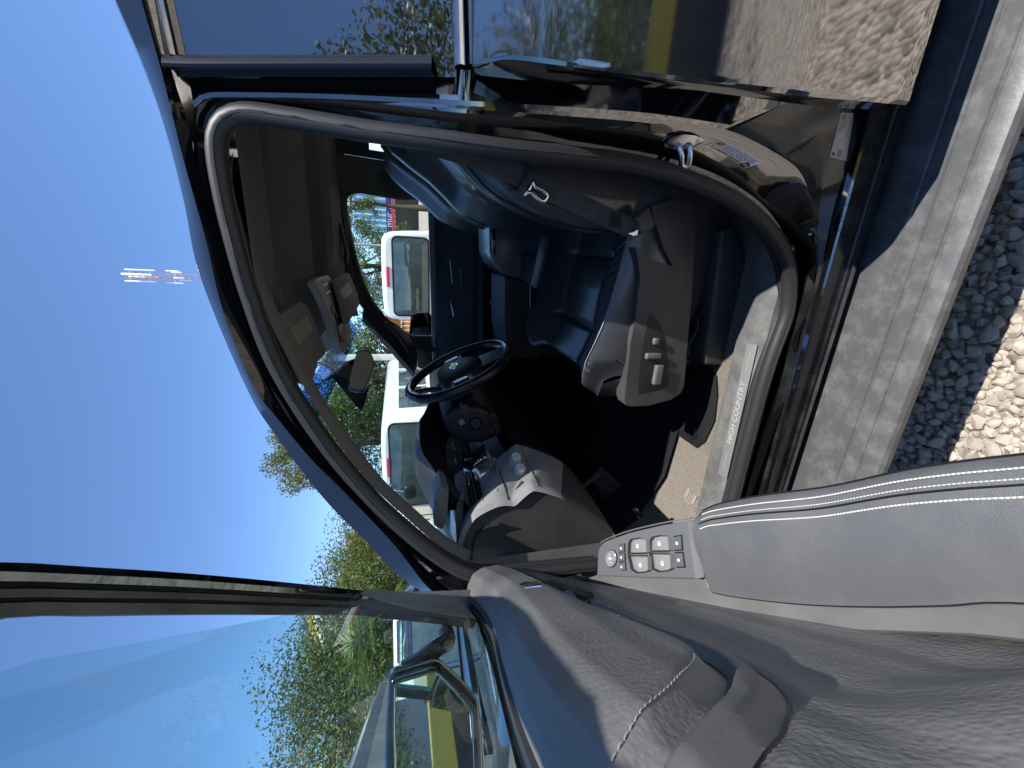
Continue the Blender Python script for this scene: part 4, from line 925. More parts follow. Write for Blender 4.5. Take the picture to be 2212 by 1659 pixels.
m = M(); ra = [(-.02, .035), (0, .0), (.16, -.008), (.33, -.004), (.36, .012), (.44, .012), (.47, .0), (.62, -.002), (.65, .010), (.69, .010), (.72, .002), (.97, .004), (1.0, .014)]
rails = [frail(f, p) for f, p in ra]; m.loft(rails, mids=[0, 0, 0, 1, 1, 1, 2, 1, 1, 1, 2, 2])
m.build('window_frame', [PAINTD, RUB, RUBD], fdr, ang=40)
# mirror sail
zs8 = zm(1100,1900,1000)
def Psail(X, Y, push=0): p = Pp(X, Y, D(.030 + .060*(1042 - X)/267, 0, 1), DE); return p + (p - CAM).normalized()*push
m = M(); sa = [Psail(X, Y, -.012) for X, Y in zs8((690,970),(760,935),(900,940),(1160,950),(1500,940),(1725,928),(1770,1000),(1735,1090),(1730,1190),(1400,1150),(1150,1110),(900,1040))]
m.prism(sa, (sa[0] - CAM).normalized()*.012, bev=.004, seg=3); m.build('mirror_sail', PLASG, fdr, ang=50)
m = M(); sb_ = [Psail(X, Y, .004) for X, Y in zs8((700,985),(900,1045),(1150,1115),(1730,1195),(1690,1275),(1300,1225),(900,1185),(690,1155))]
m.prism(sb_, (sb_[0] - CAM).normalized()*.008, bev=.002); m.build('mirror_sail_trim', BLK, fdr)
# glass
m = M(); G = frail(1.02, .004); gl = []
for t in range(0, 46):
    s, n, z = Dinv(G[t]); gl.append((s, n, z))
rows = []
for j in range(22):
    z = 1.34 + .48*j/21
    sf = 0.0
    for (a, b) in zip(gl, gl[1:]):
        if a[2] <= z <= b[2]: u = (z - a[2])/(b[2] - a[2] + 1e-9); sf = lerp(a[0], b[0], u); nf = lerp(a[1], b[1], u)
    if z > gl[28][2]: pass
    n0 = (z - 1.36)*.24 - .014
    rows.append([D(lerp(max(sf, .06), 1.05, i/12), n0, max(z, zbelt(lerp(max(sf, .06), 1.05, i/12)) - .012)) for i in range(13)])
m.loft(rows, 0); m.build('door_window', SIDEG, fdr)
# inner handle
def Pn(X, Y, n): return Pp(X, Y, D(0, n, 1), DN)
zl = zm(1850,2200,1000)
m = M(); hp = [Pn(X, Y, .05) for X, Y in zl((390,220),(450,185),(590,178),(720,180),(860,225),(1075,290),(1090,330),(1000,360),(880,270),(640,240),(450,250))]
m.prism(hp, -DN*.012, bev=.003); m.build('handle_recess', BLK, fdr)
m = M(); hp = [Pn(X, Y, .062) for X, Y in zl((430,215),(470,198),(600,196),(640,215),(620,228),(470,245))]; m.prism(hp, -DN*.01, bev=.003, seg=3); m.build('door_handle', CHROME, fdr)
# ---- armrest
PAn = V((0, 0, 1)) + DE*.05
def PA(X, Y, h=0): return Pp(X, Y, D(0, 0, 1.040 + h), PAn)
zr = zm(2300,1900,1000); zp4 = zm(2280,2020,480)
r0 = cr([PA(X, Y) for X, Y in [(1502,1106),(1540,1091),(1629,1074),(1773,1055),(1958,1016),(2212,984)]] + [D(1.0, .165, .99), D(1.04, .12, .99)], 50)
l0 = cr([PA(X, Y, -.004) for X, Y in [(1516,1215),(1533,1273),(1560,1286),(1640,1298),(1740,1308),(1880,1313),(2040,1311),(2212,1306)]] + [D(1.0, .055, .985), D(1.04, .06, .985)], 50)
m = M(); dn_ = lambda r, a, b: [p + V((0, 0, a)) - DN*b for p in r]
fr_ = [lerp(r0[0], l0[0], t) for t in (0, 1)]
rows = [dn_(r0, -.085, .03), dn_(r0, -.06, .004), dn_(r0, -.022, -.002), dn_(r0, -.010, .001), dn_(r0, -.002, .008)] + [[lerp(a, b, t) + V((0, 0, .012*(math.sin(math.pi*t)**.7) - .002)) for a, b in zip(r0, l0)] for t in (.10, .2, .35, .5, .65, .8, .9, .97)] + [l0, dn_(l0, -.012, -.002)]
m.loft(rows, 0)
m.loft([[r[0] for r in rows[2:]], [r[0] - DE*.006 + V((0, 0, -.008)) for r in rows[2:]], [r[0] - DE*.006 + V((0, 0, -.03)) for r in rows[2:]]], 0)
m.loft([dn_(r0, -.085, .03), dn_(r0, -.14, .10)], 0)
m.build('armrest_pad', LEAP, fdr, ang=60)
m = M()
for off, zz in ((.010, .0022), (.019, .0046), (.034, .0076)):
    pts = [lerp(a, b, off/((a - b).length)) + V((0, 0, zz)) for a, b in zip(r0, l0)]; pts = cr(pts[2:], 150)
    for a, b in zip(pts[::1], pts[1::1]):
        q = lerp(a, b, .72); m.tube([a, lerp(a, q, .5) + V((0, 0, .0011)), q], .0009 if off != .019 else .0006, 5)
m.build('armrest_stitching', STITCH, fdr)
m = M()
pts = [lerp(a, b, .024/((a - b).length)) + V((0, 0, .0058)) for a, b in zip(r0, l0)]; m.tube(pts[1:], .0012, 5)
m.tube(dn_(r0, -.016, -.001), .0016, 5); m.tube(dn_(l0, -.0, -.001), .0008, 5); m.build('armrest_seam', BLK, fdr)
# carrier: ledge between the pad and the door panel, running forward below the switches
b0 = cr([PA(X, Y, -.012) for X, Y in zr((60,830),(35,870),(100,935),(250,1000),(400,1050),(700,1120),(1000,1172),(1300,1212),(1600,1247),(2212,1290))] + [PA(2040, 1372, -.012), PA(2212, 1388, -.012), D(1.04, .03, .98)], 60)
l1 = cr([PA(X, Y, -.008) for X, Y in zp4((330,1120),(420,1135),(700,1145),(1150,1168),(1500,1175),(2180,1190))] + [p + V((0, 0, -.006)) for p in l0[3:]], 60)
m = M()
m.loft([dn_(l1, -.004, -.012), l1, [lerp(a, b, .3) + V((0, 0, .0)) for a, b in zip(l1, b0)], [lerp(a, b, .62) + V((0, 0, .004)) for a, b in zip(l1, b0)], [lerp(a, b, .85) + V((0, 0, .007)) for a, b in zip(l1, b0)], [lerp(a, b, .96) + V((0, 0, .004)) for a, b in zip(l1, b0)], b0, dn_(b0, -.012, .0), dn_(b0, -.04, .02)], 0)
m.build('armrest_carrier', PLASG, fdr, ang=60)
# switch panel
so_ = zp4((330,1140),(338,850),(345,700),(375,620),(470,520),(900,362),(1500,222),(2060,128),(2110,300),(2130,500),(2190,1195),(1150,1172),(700,1150))
sp_ = [PA(X, Y) for X, Y in so_]
m = M(); m.prism(sp_, (0, 0, -.03), bev=.0025, seg=3); swp = m.build('switch_panel', mat('satin switch plate', (.105, .108, .118), .33, .5, bump=('noise', 500, .12, .0003)), truck, ang=50)
m = M(); lp_ = [PA(X, Y, .004) for X, Y in zp4((1950,170),(2050,148),(2075,420),(2120,720),(2185,1180),(2090,1190),(1990,760),(1950,400))]
a_ = cr(lp_[:1] + [lp_[7], lp_[6], lp_[5]], 14); c_ = cr(lp_[1:5], 14)
m.loft([[p + V((0, 0, -.008)) for p in a_], [lerp(p, q, .3) + V((0, 0, -.003)) for p, q in zip(a_, c_)], [lerp(p, q, .7) + V((0, 0, .004)) for p, q in zip(a_, c_)], [p + V((0, 0, .008)) for p in c_], [p + V((0, 0, -.01)) for p in c_]], 0)
m.build('panel_end_lip', mat('sunlit satin lip', (.30, .30, .30), .28, .5), swp, ang=70)  # lighter grey paints in the sun this sloping lip reflects
rim_ = cr([PA(X, Y, .0) + DN*.003 for X, Y in zp4((400,570),(470,515),(900,355),(1500,215),(2060,120))], 30)
m = M(); m.tube(rim_, .0014, 6); m.build('panel_wood_edge', mat('wood trim edge', (.16, .13, .12), .25, .5, coat=.5), swp)
SWM = mat('switch grey', (.20, .20, .20), .25, .5)
def icon(c, u, v, w_, h_):                                      # a little window symbol
    mm = M(); mm.tube([c + u*(-w_/2) + v*(-h_/2), c + u*(w_/2) + v*(-h_/2), c + u*(w_/2) + v*(h_/2), c + u*(-w_/4) + v*(h_/2), c + u*(-w_/2) + v*(0)], .0007, 5, closed=True)
    mm.tube([c + u*(-w_*.3) + v*(-h_*.15), c + u*(w_*.3) + v*(-h_*.15)], .0012, 5); return mm
for q in (((890,540),(930,470),(1080,445),(1215,470),(1235,740),(1020,745),(880,745)), ((880,755),(1030,760),(1245,765),(1255,1050),(1200,1085),(1040,1095),(940,1030)),
          ((1265,500),(1320,430),(1450,400),(1610,405),(1640,705),(1410,705),(1260,705)), ((1270,715),(1415,720),(1650,725),(1665,1020),(1600,1060),(1440,1075),(1310,1020))):
    P_ = [PA(X, Y, .001) for X, Y in zp4(*q)]; top_ = [PA(X, Y, .010) for X, Y in zp4(*q)]; c = sum(top_, V())/7
    m = M(); m.prism(P_, (0, 0, -.003), mi=1)
    bod = [lerp(c, p, .80) for p in top_]; bod = [p + DE*.006 for p in bod]
    m.loft([[lerp(c, p, .86) + V((0, 0, -.012)) + DE*.004 for p in top_], [lerp(c, p, .86) + DE*.004 + V((0, 0, -.003)) for p in top_], bod, [lerp(c, p, .5) + DE*.008 + V((0, 0, .0008)) for p in top_], [c + DE*.008 + V((0, 0, .001))]*7], 0, cu=True)
    ws = m.build('window_switch', [SWM, PLASD], swp, ang=50)
    icon(c + DE*.010 + V((0, 0, .0022)), DE, DN, .008, .007).build('switch_symbol', WHITEM, swp)
def pad_btn(q, nm, sym=True):
    P_ = [PA(X, Y, .0012) for X, Y in zp4(*q)]; c = sum(P_, V())/len(P_)
    m = M(); m.prism(P_, (0, 0, -.002), mi=1); m.prism([lerp(c, p, .86) + V((0, 0, .0022)) for p in P_], (0, 0, -.003), bev=.0008); b_ = m.build(nm, [mat('button grey', (.09, .09, .098), .4), BLK], swp)
    if sym: icon(c + V((0, 0, .0030)), DE, DN, .005, .004).build('switch_symbol', WHITEM, swp)
for q in (((735,570),(830,550),(838,705),(720,720)), ((722,735),(840,720),(845,870),(730,885)), ((732,900),(848,885),(858,1045),(770,1050),(745,1000))): pad_btn(q, 'mirror_button')
for q in (((1712,415),(1868,395),(1885,680),(1730,690)), ((1735,710),(1890,700),(1930,990),(1770,998))): pad_btn(q, 'lock_button')
cx_ = [PA(X, Y, .002) for X, Y in zp4(*[(588 + 98*math.cos(t*math.pi/14), 825 + 165*math.sin(t*math.pi/14)) for t in range(28)])]; c = sum(cx_, V())/28
m = M(); m.prism(cx_, (0, 0, -.004), mi=1); m.loft([[lerp(c, p, .94) + V((0, 0, h)) for p in cx_] for h in (-.002, .001)] + [[lerp(c, p, .86) + V((0, 0, .003)) for p in cx_], [lerp(c, p, .7) + V((0, 0, .0015)) for p in cx_], [c + V((0, 0, .0015))]*28], 0, cu=True); md = m.build('mirror_dial', [SWM, BLK], swp)
m = M()
for a in range(4):
    d_ = DE*math.cos(a*math.pi/2) + DN*math.sin(a*math.pi/2); e_ = DE*-math.sin(a*math.pi/2) + DN*math.cos(a*math.pi/2); q = c + d_*.0095 + V((0, 0, .003)); m.tube([q + e_*.002 - d_*.0015, q, q - e_*.002 - d_*.0015], .0006, 5)
icon(c + V((0, 0, .003)), DE, DN, .006, .008)
m.tube([c + DE*-.003 + DN*-.002 + V((0, 0, .003)), c + DE*.003 + DN*-.002 + V((0, 0, .003)), c + DE*.003 + DN*.003 + V((0, 0, .003)), c + DE*-.003 + DN*.003 + V((0, 0, .003))], .0008, 5, closed=True); m.build('dial_symbol', WHITEM, swp)
# carrier body under the switch panel
m = M(); lo = [p + V((0, 0, -.03)) for p in sp_]; m.loft([lo, [p + V((0, 0, -.05)) - DN*.03 for p in lo], [p + V((0, 0, -.10)) - DN*.09 for p in lo]], 0, cu=True); m.build('switch_panel_base', PLAS, swp, ang=60)

# ---- outside mirror on the open door
zq5 = zm(1350,2400,832)
s0 = .10
def Pm(X, Y, ds=0): return Pp(X, Y, D(s0 + ds, 0, 1), DE)
gp = [Pm(X, Y) for X, Y in zq5((545,800),(580,770),(640,752),(800,705),(930,668),(985,672),(1060,740),(1200,890),(1320,1040),(1342,1090),(1350,1400),(1358,1660))]
s_, n_, z_ = Dinv(gp[-1]); gp += [D(s0, n_ - .10, z_ + .0), D(s0, n_ - .14, z_ + .03), D(s0, n_ - .145, 1.47)]
s_, n_, z_ = Dinv(Pm(*zq5((565, 1660))[0])); gp += [D(s0, n_ - .13, z_ - .02), D(s0, n_ - .10, z_), Pm(*zq5((565,1660))[0]), Pm(*zq5((545,1250))[0])]
GP = cr(gp + [gp[0]], 90)[:-1]; gc = sum(GP, V())/len(GP)
def ring(k, dsv, add=.0): return [gc + (p - gc)*k + (p - gc).normalized()*add + DE*dsv for p in GP]
m = M(); m.loft([ring(1, -.004), ring(1, .006, .001), ring(1, .010, .005), ring(1, .008, .014), ring(1, -.004, .021), ring(1, -.04, .022), ring(.94, -.085, .02), ring(.72, -.125, .015), ring(.3, -.145), ring(.02, -.148)], 0, cu=True)
dm = m.build('door_mirror', GLOSSB, truck, ang=60)
m = M(); m.tube(ring(1, .0085, .0035), .0022, 6, closed=True); m.tube(ring(1, -.006, .0215), .0025, 6, closed=True); m.build('mirror_chrome_rim', CHROME, dm)
tl = lambda p: p + DE*(.004 - (p - gc).dot(DN)*math.tan(R(14)))
m = M(); m.add([tl(p) for p in ring(1, .0)] + [tl(gc)], [[i, (i + 1) % 89, 89] for i in range(89)]); m.build('mirror_glass', MIRR, dm, smooth=False)
m = M(); A = D(.03, -.035, 1.395); B = gc + (D(s0 - .05, 0, 1.42) - D(0, 0, 0))*0
arm = [Pm(X, Y, -.05) for X, Y in zq5((1090,330),(960,420),(800,545),(640,640))]
m.tube(cr([arm[0] - DE*.02 + DN*.01] + arm, 16), .026, 12, flat=.7); m.build('mirror_arm', GLOSSB, dm)
# front wing beside the hinge and the bonnet edge
m = M()
m.loft([[V((x, y, z)) for x in (-2.2, -1.6, -1.2, -.93, -.90)] for z, y in ((1.235, .10), (1.232, .03), (1.215, -.01), (1.15, -.04), (.95, -.065), (.7, -.06), (.45, -.02))], 0)
m.build('front_wing', PAINT, truck)
m = M()
m.loft([[V((x, y, z)) for z in (.42, .7, 1.0, 1.25, 1.38)] for x, y in ((-.90, -.0), (-.93, .02), (-.90, .06), (-.86, .10), (-.84, .12))], 0); m.build('hinge_pillar', PLAS, truck)
# ================================================================== GROUND
def gravel_mat():
    m = mat('gravel sheet', (.36, .33, .29), .9, .1); n = m.node_tree; b = n.nodes['Principled BSDF']
    tc = n.nodes.new('ShaderNodeTexCoord'); v = n.nodes.new('ShaderNodeTexVoronoi'); v.inputs['Scale'].default_value = 46; v.inputs['Randomness'].default_value = 1
    r = n.nodes.new('ShaderNodeValToRGB'); cs = [(.14, .125, .11), (.33, .28, .23), (.42, .36, .295), (.54, .47, .385)]
    while len(r.color_ramp.elements) < 4: r.color_ramp.elements.new(.5)
    for i, c in enumerate(cs): r.color_ramp.elements[i].position = (0, .25, .6, 1)[i]; r.color_ramp.elements[i].color = (*c, 1)
    sx = n.nodes.new('ShaderNodeSeparateXYZ'); n.links.new(tc.outputs['Object'], v.inputs['Vector']); n.links.new(v.outputs['Color'], sx.inputs[0]); n.links.new(sx.outputs[0], r.inputs[0])
    n.links.new(r.outputs[0], b.inputs['Base Color'])
    bp = n.nodes.new('ShaderNodeBump'); bp.inputs['Strength'].default_value = 1; bp.inputs['Distance'].default_value = .022; bp.invert = True
    n.links.new(v.outputs['Distance'], bp.inputs['Height']); n.links.new(bp.outputs[0], b.inputs['Normal']); return m
m = M(); k = [-300, -60, -20, -6, -2, 0, 2, 6, 20, 60, 300]; m.loft([[V((x, y, 0)) for x in k] for y in k], 0)
tag(m.build('gravel_ground', gravel_mat()), kind='structure')
STONE = island('gravel stones', [(.20, .18, .155), (.33, .285, .235), (.38, .325, .27), (.43, .37, .30), (.29, .255, .22), (.50, .43, .355)], .85, .15, bump=('noise', 160, .5, .003))
rng = random.Random(3); bmS = bmesh.new(); bmesh.ops.create_icosphere(bmS, subdivisions=3, radius=1); base = [v.co.normalized() for v in bmS.verts]; bf = [[v.index for v in f.verts] for f in bmS.faces]; bmS.free()
forms = []                                                      # broken stone: a ball cut by random planes
for k in range(14):
    pl = []
    for j in range(13):
        n_ = V((rng.gauss(0, 1), rng.gauss(0, 1), rng.gauss(0, 1))).normalized(); pl.append((n_, rng.uniform(.66, .98)))
    out = []
    for d in base:
        r = 1.12
        for n_, h in pl:
            q = n_.dot(d)
            if q > .05: r = min(r, h/q)
        out.append(d*(r*(1 + .03*noise.noise(d*3 + V((k, 0, 0))))))
    forms.append(out)
m = M(); cells = {}
for tries in range(26000):
    x, y = rng.uniform(-.82, .60), rng.uniform(-.56, .33); r = rng.choice([.009, .012, .014, .017, .019])
    ok = True; ci, cj = int(x/.04), int(y/.04)
    for a in range(-1, 2):
        for b in range(-1, 2):
            for (px, py, pr) in cells.get((ci + a, cj + b), ()):
                if (px - x)**2 + (py - y)**2 < ((pr + r)*.86)**2: ok = False
    if not ok: continue
    cells.setdefault((ci, cj), []).append((x, y, r))
    sx, sy, sz = r*rng.uniform(1.1, 1.55), r*rng.uniform(.95, 1.15), r*rng.uniform(.65, .9); q = Matrix.Rotation(rng.uniform(0, 6.28), 3, 'Z') @ Matrix.Rotation(rng.uniform(-.35, .35), 3, 'X')
    B = V((x, y, sz*.3)); q = q @ Matrix.Diagonal((sx, sy, sz)); m.v  # placed by matrix
    o = len(m.v); m.v += [B + q @ d for d in rng.choice(forms)]; m.f += [[o + i for i in f] for f in bf]; m.m += [0]*len(bf)
tag(m.build('gravel_stones', STONE, ang=24), kind='stuff')

# ================================================================== TREES
BARK = mat('bark', (.10, .08, .06), .9, .1, bump=('noise', 30, .8, .02))
LEAF = {'olive': island('olive leaves', [(.035, .06, .012), (.07, .105, .02), (.11, .15, .035), (.16, .17, .05), (.20, .16, .06)], .5, .4, trl=.35),
        'green': island('green leaves', [(.02, .05, .01), (.045, .09, .016), (.08, .14, .03), (.12, .18, .045)], .5, .4, trl=.35),
        'gold': island('gold green leaves', [(.06, .09, .015), (.11, .15, .03), (.18, .20, .05), (.24, .20, .06), (.10, .14, .03)], .5, .4, trl=.4)}
def tree(name, label, base_, h, rad, leaf, nleaf, size, seed, group='trees beyond the parking lot', clumps=60, trunk=.16, lean=0, flat=.8, low=.35, cat='tree', spread=1.0):
    rg = random.Random(seed); t = thing(name, label, cat, group); B = V(base_); t.location = B
    m = M(); top = V((lean, 0, h*.75)); tr = cr([V((0, 0, -.1)), V((lean*.2 + rg.uniform(-.1, .1), .1, h*.3)), V((lean*.7, rg.uniform(-.2, .2), h*.55)), top], 12)
    m.tube(tr, [trunk*(1 - .8*i/11) for i in range(12)], 9); cc = V((lean*.7, 0, h*(low + 1)/2)); rz = h*(1 - low)/2
    cl = []
    for i in range(clumps):
        while True:
            p = V((rg.uniform(-1, 1), rg.uniform(-1, 1), rg.uniform(-1, 1)))
            if .25 < p.length < 1: break
        c = cc + V((p.x*rad, p.y*rad, p.z*rz)); cl.append(c)
        if i % 3 == 0:
            st = tr[rg.randint(4, 11)]; m.tube(cr([st, lerp(st, c, .5) + V((0, 0, -.1)), c], 6), [trunk*.3*(1 - .8*j/5) for j in range(6)], 5)
    m.build('trunk', BARK, t)
    vs, fs = [], []
    for i in range(nleaf):
        c = rg.choice(cl); r = rad*.27*spread
        d = V((rg.gauss(0, 1), rg.gauss(0, 1), rg.gauss(0, .8))).normalized()*r*(rg.random()**.45); p = c + d
        u = V((rg.gauss(0, 1), rg.gauss(0, 1), rg.gauss(0, .6) - .3)).normalized(); v_ = u.orthogonal().normalized(); v_ = (v_*math.cos(i) + u.cross(v_)*math.sin(i)); s = size*rg.uniform(.6, 1.3)
        o = len(vs); vs += [p, p + u*s*.5 + v_*s*.24, p + u*s, p + u*s*.5 - v_*s*.24]; fs.append((o, o + 1, o + 2, o + 3))
    me = bpy.data.meshes.new('crown'); me.from_pydata([tuple(v) for v in vs], [], fs); me.materials.append(LEAF[leaf]); o = bpy.data.objects.new('crown', me); col.objects.link(o); o.parent = t
    return t
def G(X, Y, dist): p = Pd(X, Y, dist); return V((p.x, p.y, 0))
tree('broadleaf_tree', 'tall yellowish tree whose crown tips rise above the windscreen pillar', G(640, 968, 14), 5.5, 1.45, 'gold', 22000, .085, 11, clumps=46, low=.45)
tree('broadleaf_tree', 'bushy gold green tree between the roof edge and the open door frame', G(760, 1240, 20), 5.0, 3.0, 'gold', 30000, .11, 12, clumps=60, low=.2)
tree('broadleaf_tree', 'wide olive green tree seen through the door glass behind the grey shed', G(700, 1590, 14), 4.8, 3.4, 'olive', 52000, .085, 13, clumps=80, low=.15)
tree('broadleaf_tree', 'dark leafy tree seen through the door glass beside the white sign boards', G(720, 1400, 16.5), 5.0, 3.0, 'green', 42000, .095, 14, clumps=70, low=.12)
tree('broadleaf_tree', 'sparse tree with sky gaps over the white van that has a rear mirror arm', G(760, 930, 15), 4.4, 2.9, 'olive', 22000, .09, 15, clumps=55, low=.18)
tree('broadleaf_tree', 'sunlit green tree seen in the windscreen between the two white vans', G(780, 800, 13), 4.6, 2.0, 'green', 26000, .085, 16, clumps=50, low=.15)
tree('broadleaf_tree', 'light green tree above the roof of the small white van', G(790, 575, 14), 3.7, 1.45, 'green', 26000, .07, 17, clumps=50, low=.15)
tree('broadleaf_tree', 'feathery tree in front of the blue shop sign', G(790, 438, 20), 4.6, 1.1, 'olive', 5000, .085, 18, clumps=26, low=.5)
for i, (x, y, h, lf) in enumerate(((-9, -17, 6.5, 'green'), (3.0, -7.6, 9.6, 'olive'), (8.5, -13, 7.5, 'green'), (-9, -15, 7, 'olive'), (15, -17, 7, 'green'))):
    if i: tree('broadleaf_tree', 'tree mirrored in the dark rear door glass', (x, y, 0), h, 3.2, lf, 22000, .11, 30 + i, group='trees mirrored in the pickup', clumps=45, low=.1)
# palm
pt = thing('palm_tree', 'low fan palm with spiky fronds seen through the open door glass', 'palm', None); b_ = G(830, 1378, 10); pt.location = b_
zt_ = Pd(830, 1378, 10).z
m = M(); m.tube([V((0, 0, -.1)), V((.05, 0, zt_*.5)), V((0, 0, zt_))], [.16, .13, .12], 10); m.build('trunk', BARK, pt)
rg = random.Random(5); vs, fs = [], []
for k in range(34):
    az, el = rg.uniform(0, 6.28), rg.uniform(-.5, 1.3); d = V((math.cos(az)*math.cos(el), math.sin(az)*math.cos(el), math.sin(el))); L_ = rg.uniform(.45, .75); c = V((0, 0, zt_)) + d*L_
    sd_ = d.cross(V((0, 0, 1))).normalized(); up2 = sd_.cross(d)
    for j in range(22):
        a = R(-95 + 190*j/21); q = d*math.cos(a) + sd_*math.sin(a); tip = c + q*rg.uniform(.45, .62) + V((0, 0, -.16)) + up2*rg.uniform(-.06, .06); w_ = (q.cross(up2)).normalized()*.016
        o = len(vs); vs += [c - w_*.5, lerp(c, tip, .5) - w_ + V((0, 0, .03)), tip, lerp(c, tip, .5) + w_ + V((0, 0, .03))]; fs.append((o, o + 1, o + 2, o + 3))
me = bpy.data.meshes.new('crown'); me.from_pydata([tuple(v) for v in vs], [], fs); me.materials.append(island('palm leaves', [(.05, .09, .02), (.10, .15, .03), (.18, .22, .06)], .45, .4, trl=.3)); o = bpy.data.objects.new('crown', me); col.objects.link(o); o.parent = pt

# ================================================================== WHITE VANS
VW = mat('white van paint', (.80, .82, .80), .22, .5, coat=.6, ior=1.5)
VG = mat('van glass', (.035, .050, .048), .03, .5, ior=1.9, vary=(2.2, (.10, .13, .125), .4, .7))
TYRE = mat('tyre', (.02, .02, .02), .8, .2)
def van(cx, y0, hw, h, L, label, mirror=False, win=.10, wt=.17):
    t = thing('white_van', label, 'van', 'white vans parked beyond the pickup'); t.location = (cx, y0, 0)
    def sec(k, y, hh=1.0):
        pts = [(-1.0, .38), (-1.02, .7), (-1.0, 1.0), (-.955, 1.0 + (h - 1)*.6), (-.93, h - .16), (-.88, h - .06), (-.78, h - .015), (-.5, h), (0, h + .008)]
        pts = pts + [(-a, b) for a, b in pts[-2::-1]]
        return [V((a*hw*k, y, .38 + (b - .38)*(1 - (1 - k)*.5)*hh)) for a, b in pts]
    m = M(); S = [sec(.90, -.0), sec(.955, .008), sec(.985, .03), sec(1.0, .09), sec(1.0, L*.5), sec(1.0, L*.8), sec(.97, L*.9, .80), sec(.93, L, .52)]
    m.loft(S, 0); m.add(S[0], [list(range(17))]); m.add(S[-1], [list(range(17))]); m.loft([[p for p in (S[0][0], S[0][-1])], [S[-1][0], S[-1][-1]]], 0)
    b = m.build('body', VW, t, ang=35)
    def rrect(x0, x1, z0, z1, r, y):
        out = []
        for cx_, cz_, a0 in ((x1 - r, z1 - r, 0), (x0 + r, z1 - r, 90), (x0 + r, z0 + r, 180), (x1 - r, z0 + r, 270)):
            for j in range(6): a = R(a0 + 18*j); out.append(V((cx_ + r*math.cos(a), y, cz_ + r*math.sin(a))))
        return out
    m = M(); m.prism(rrect(-hw*.93 + win, hw*.93 - win, 1.02, h - wt, .09, -.016), (0, .02, 0), bev=.004); m.prism(rrect(-hw*.93 + win - .03, hw*.93 - win + .03, .99, h - wt + .03, .10, -.006), (0, .02, 0), bev=.004, mi=1); m.build('rear_window', [VG, BLK], t)
    m = M(); m.prism(rrect(-.17, .17, h - .125, h - .075, .012, -.022), (0, .04, 0), bev=.004); m.build('brake_lamp', PINKR, t)
    for s_ in (-1, 1):
        m = M()
        for a, b2 in ((.45, 1.5), (1.6, 2.7), (2.8, L*.80)): m.prism([V((s_*hw*(1.004 - .075*(z - 1.0)/(h - 1)), y, z)) for y, z in ((a, 1.08), (b2, 1.08), (b2 - .03, h - .28), (a + .05, h - .28))], (s_*.012, 0, 0), bev=.004)
        m.build('side_window', VG, t)
        m = M(); m.prism(rrect(s_*hw*.86 - .07, s_*hw*.86 + .07, .62, .98, .03, -.02), (0, .06, 0), bev=.006); m.build('tail_lamp', RED, t)
        for y in (.75, L - .85):
            m = M(); c = V((s_*(hw - .10), y, .32)); m.disc(c, (s_, 0, 0), [(.18, .09), (.30, .10), (.32, .05), (.32, -.09), (.2, -.1)], 24); m.disc(c, (s_, 0, 0), [(.19, .095), (.12, .11), (.0001, .10)], 20, mi=1); m.build('wheel', [TYRE, STEEL], t)
    m = M(); m.box((0, -.03, .46), (hw*1.9, .12, .22), bev=.04); m.build('bumper', VW, t)
    m = M(); m.box((0, -.022, .80), (.34, .012, .17), bev=.003); m.build('number_plate', LABELW, t)
    if mirror:
        m = M(); a = V((-hw*.38, -.01, h - .12)); m.box(a, (.06, .04, .075), bev=.01); m.tube(cr([a + V((0, -.02, 0)), a + V((.0, -.14, -.02)), a + V((-.03, -.18, -.20))], 10), .008, 8); m.build('mirror_arm', CHROME, t)
        m = M(); m.ell(a + V((-.05, -.19, -.31)), (.13, .035, .10), e=.7); m.build('rear_mirror', BLK, t)
    return t
van(-3.46, 5.3, .86, 1.865, 4.6, 'white van with a mirror arm at its rear, seen through the windscreen', True, .06, .14)
van(-.58, 6.8, .80, 1.80, 4.0, 'small white van seen through the far passenger window', False, .09, .20)
# a plain row of interior headrests shows through the small van: left out; its rear glass mirrors the pickup

# ================================================================== BUILDINGS, SIGNS, POLES
sh = thing('shop_building', 'dark shop front under a blue lettered sign and a red beam', 'shop'); 
a_, b_ = Pd(841, 500, 34), Pd(841, 412, 34); xd = (b_ - a_); xd.z = 0; Ln = xd.length; xd.normalize(); yd = V((-xd.y, xd.x, 0))
def slab(p, z0, z1, L0, L1, th, mm, name, par, yo=0): 
    m = M(); q = V((p.x, p.y, 0)); m.prism([q + xd*L0 + V((0, 0, z0)) + yd*yo, q + xd*L1 + V((0, 0, z0)) + yd*yo, q + xd*L1 + V((0, 0, z1)) + yd*yo, q + xd*L0 + V((0, 0, z1)) + yd*yo], yd*th); return m.build(name, mm, par)
zz = lambda X, Y, d: Pd(X, Y, d).z
BLUE = mat('blue sign', (.03, .05, .22), .5); REDB = mat('red beam paint', (.55, .06, .06), .5); SHOPSHADE = mat('shop front shade', (.035, .033, .032), .8)
slab(a_, zz(846, 460, 34), zz(834, 460, 34), -1.5, Ln + 2.5, .2, BLUE, 'sign_board', sh)
slab(a_, zz(853, 460, 34), zz(846.5, 460, 34), -1.5, Ln + 2.5, .4, REDB, 'red_beam', sh, -.2)
slab(a_, 0, zz(853.5, 460, 34), -1.5, Ln + 2.5, .2, SHOPSHADE, 'wall', sh, .6)  # dark slab stands in for the shade under the sign and beam
vs, fs = text_mesh('mur 7', .62, V((a_.x, a_.y, zz(840, 460, 34))) + xd*.3 - yd*.01, xd, V((0, 0, 1)), .01); m = M(); m.add(vs, fs); m.build('sign_lettering', WHITEM, sh, smooth=False)
sh.location = (0, 0, 0)
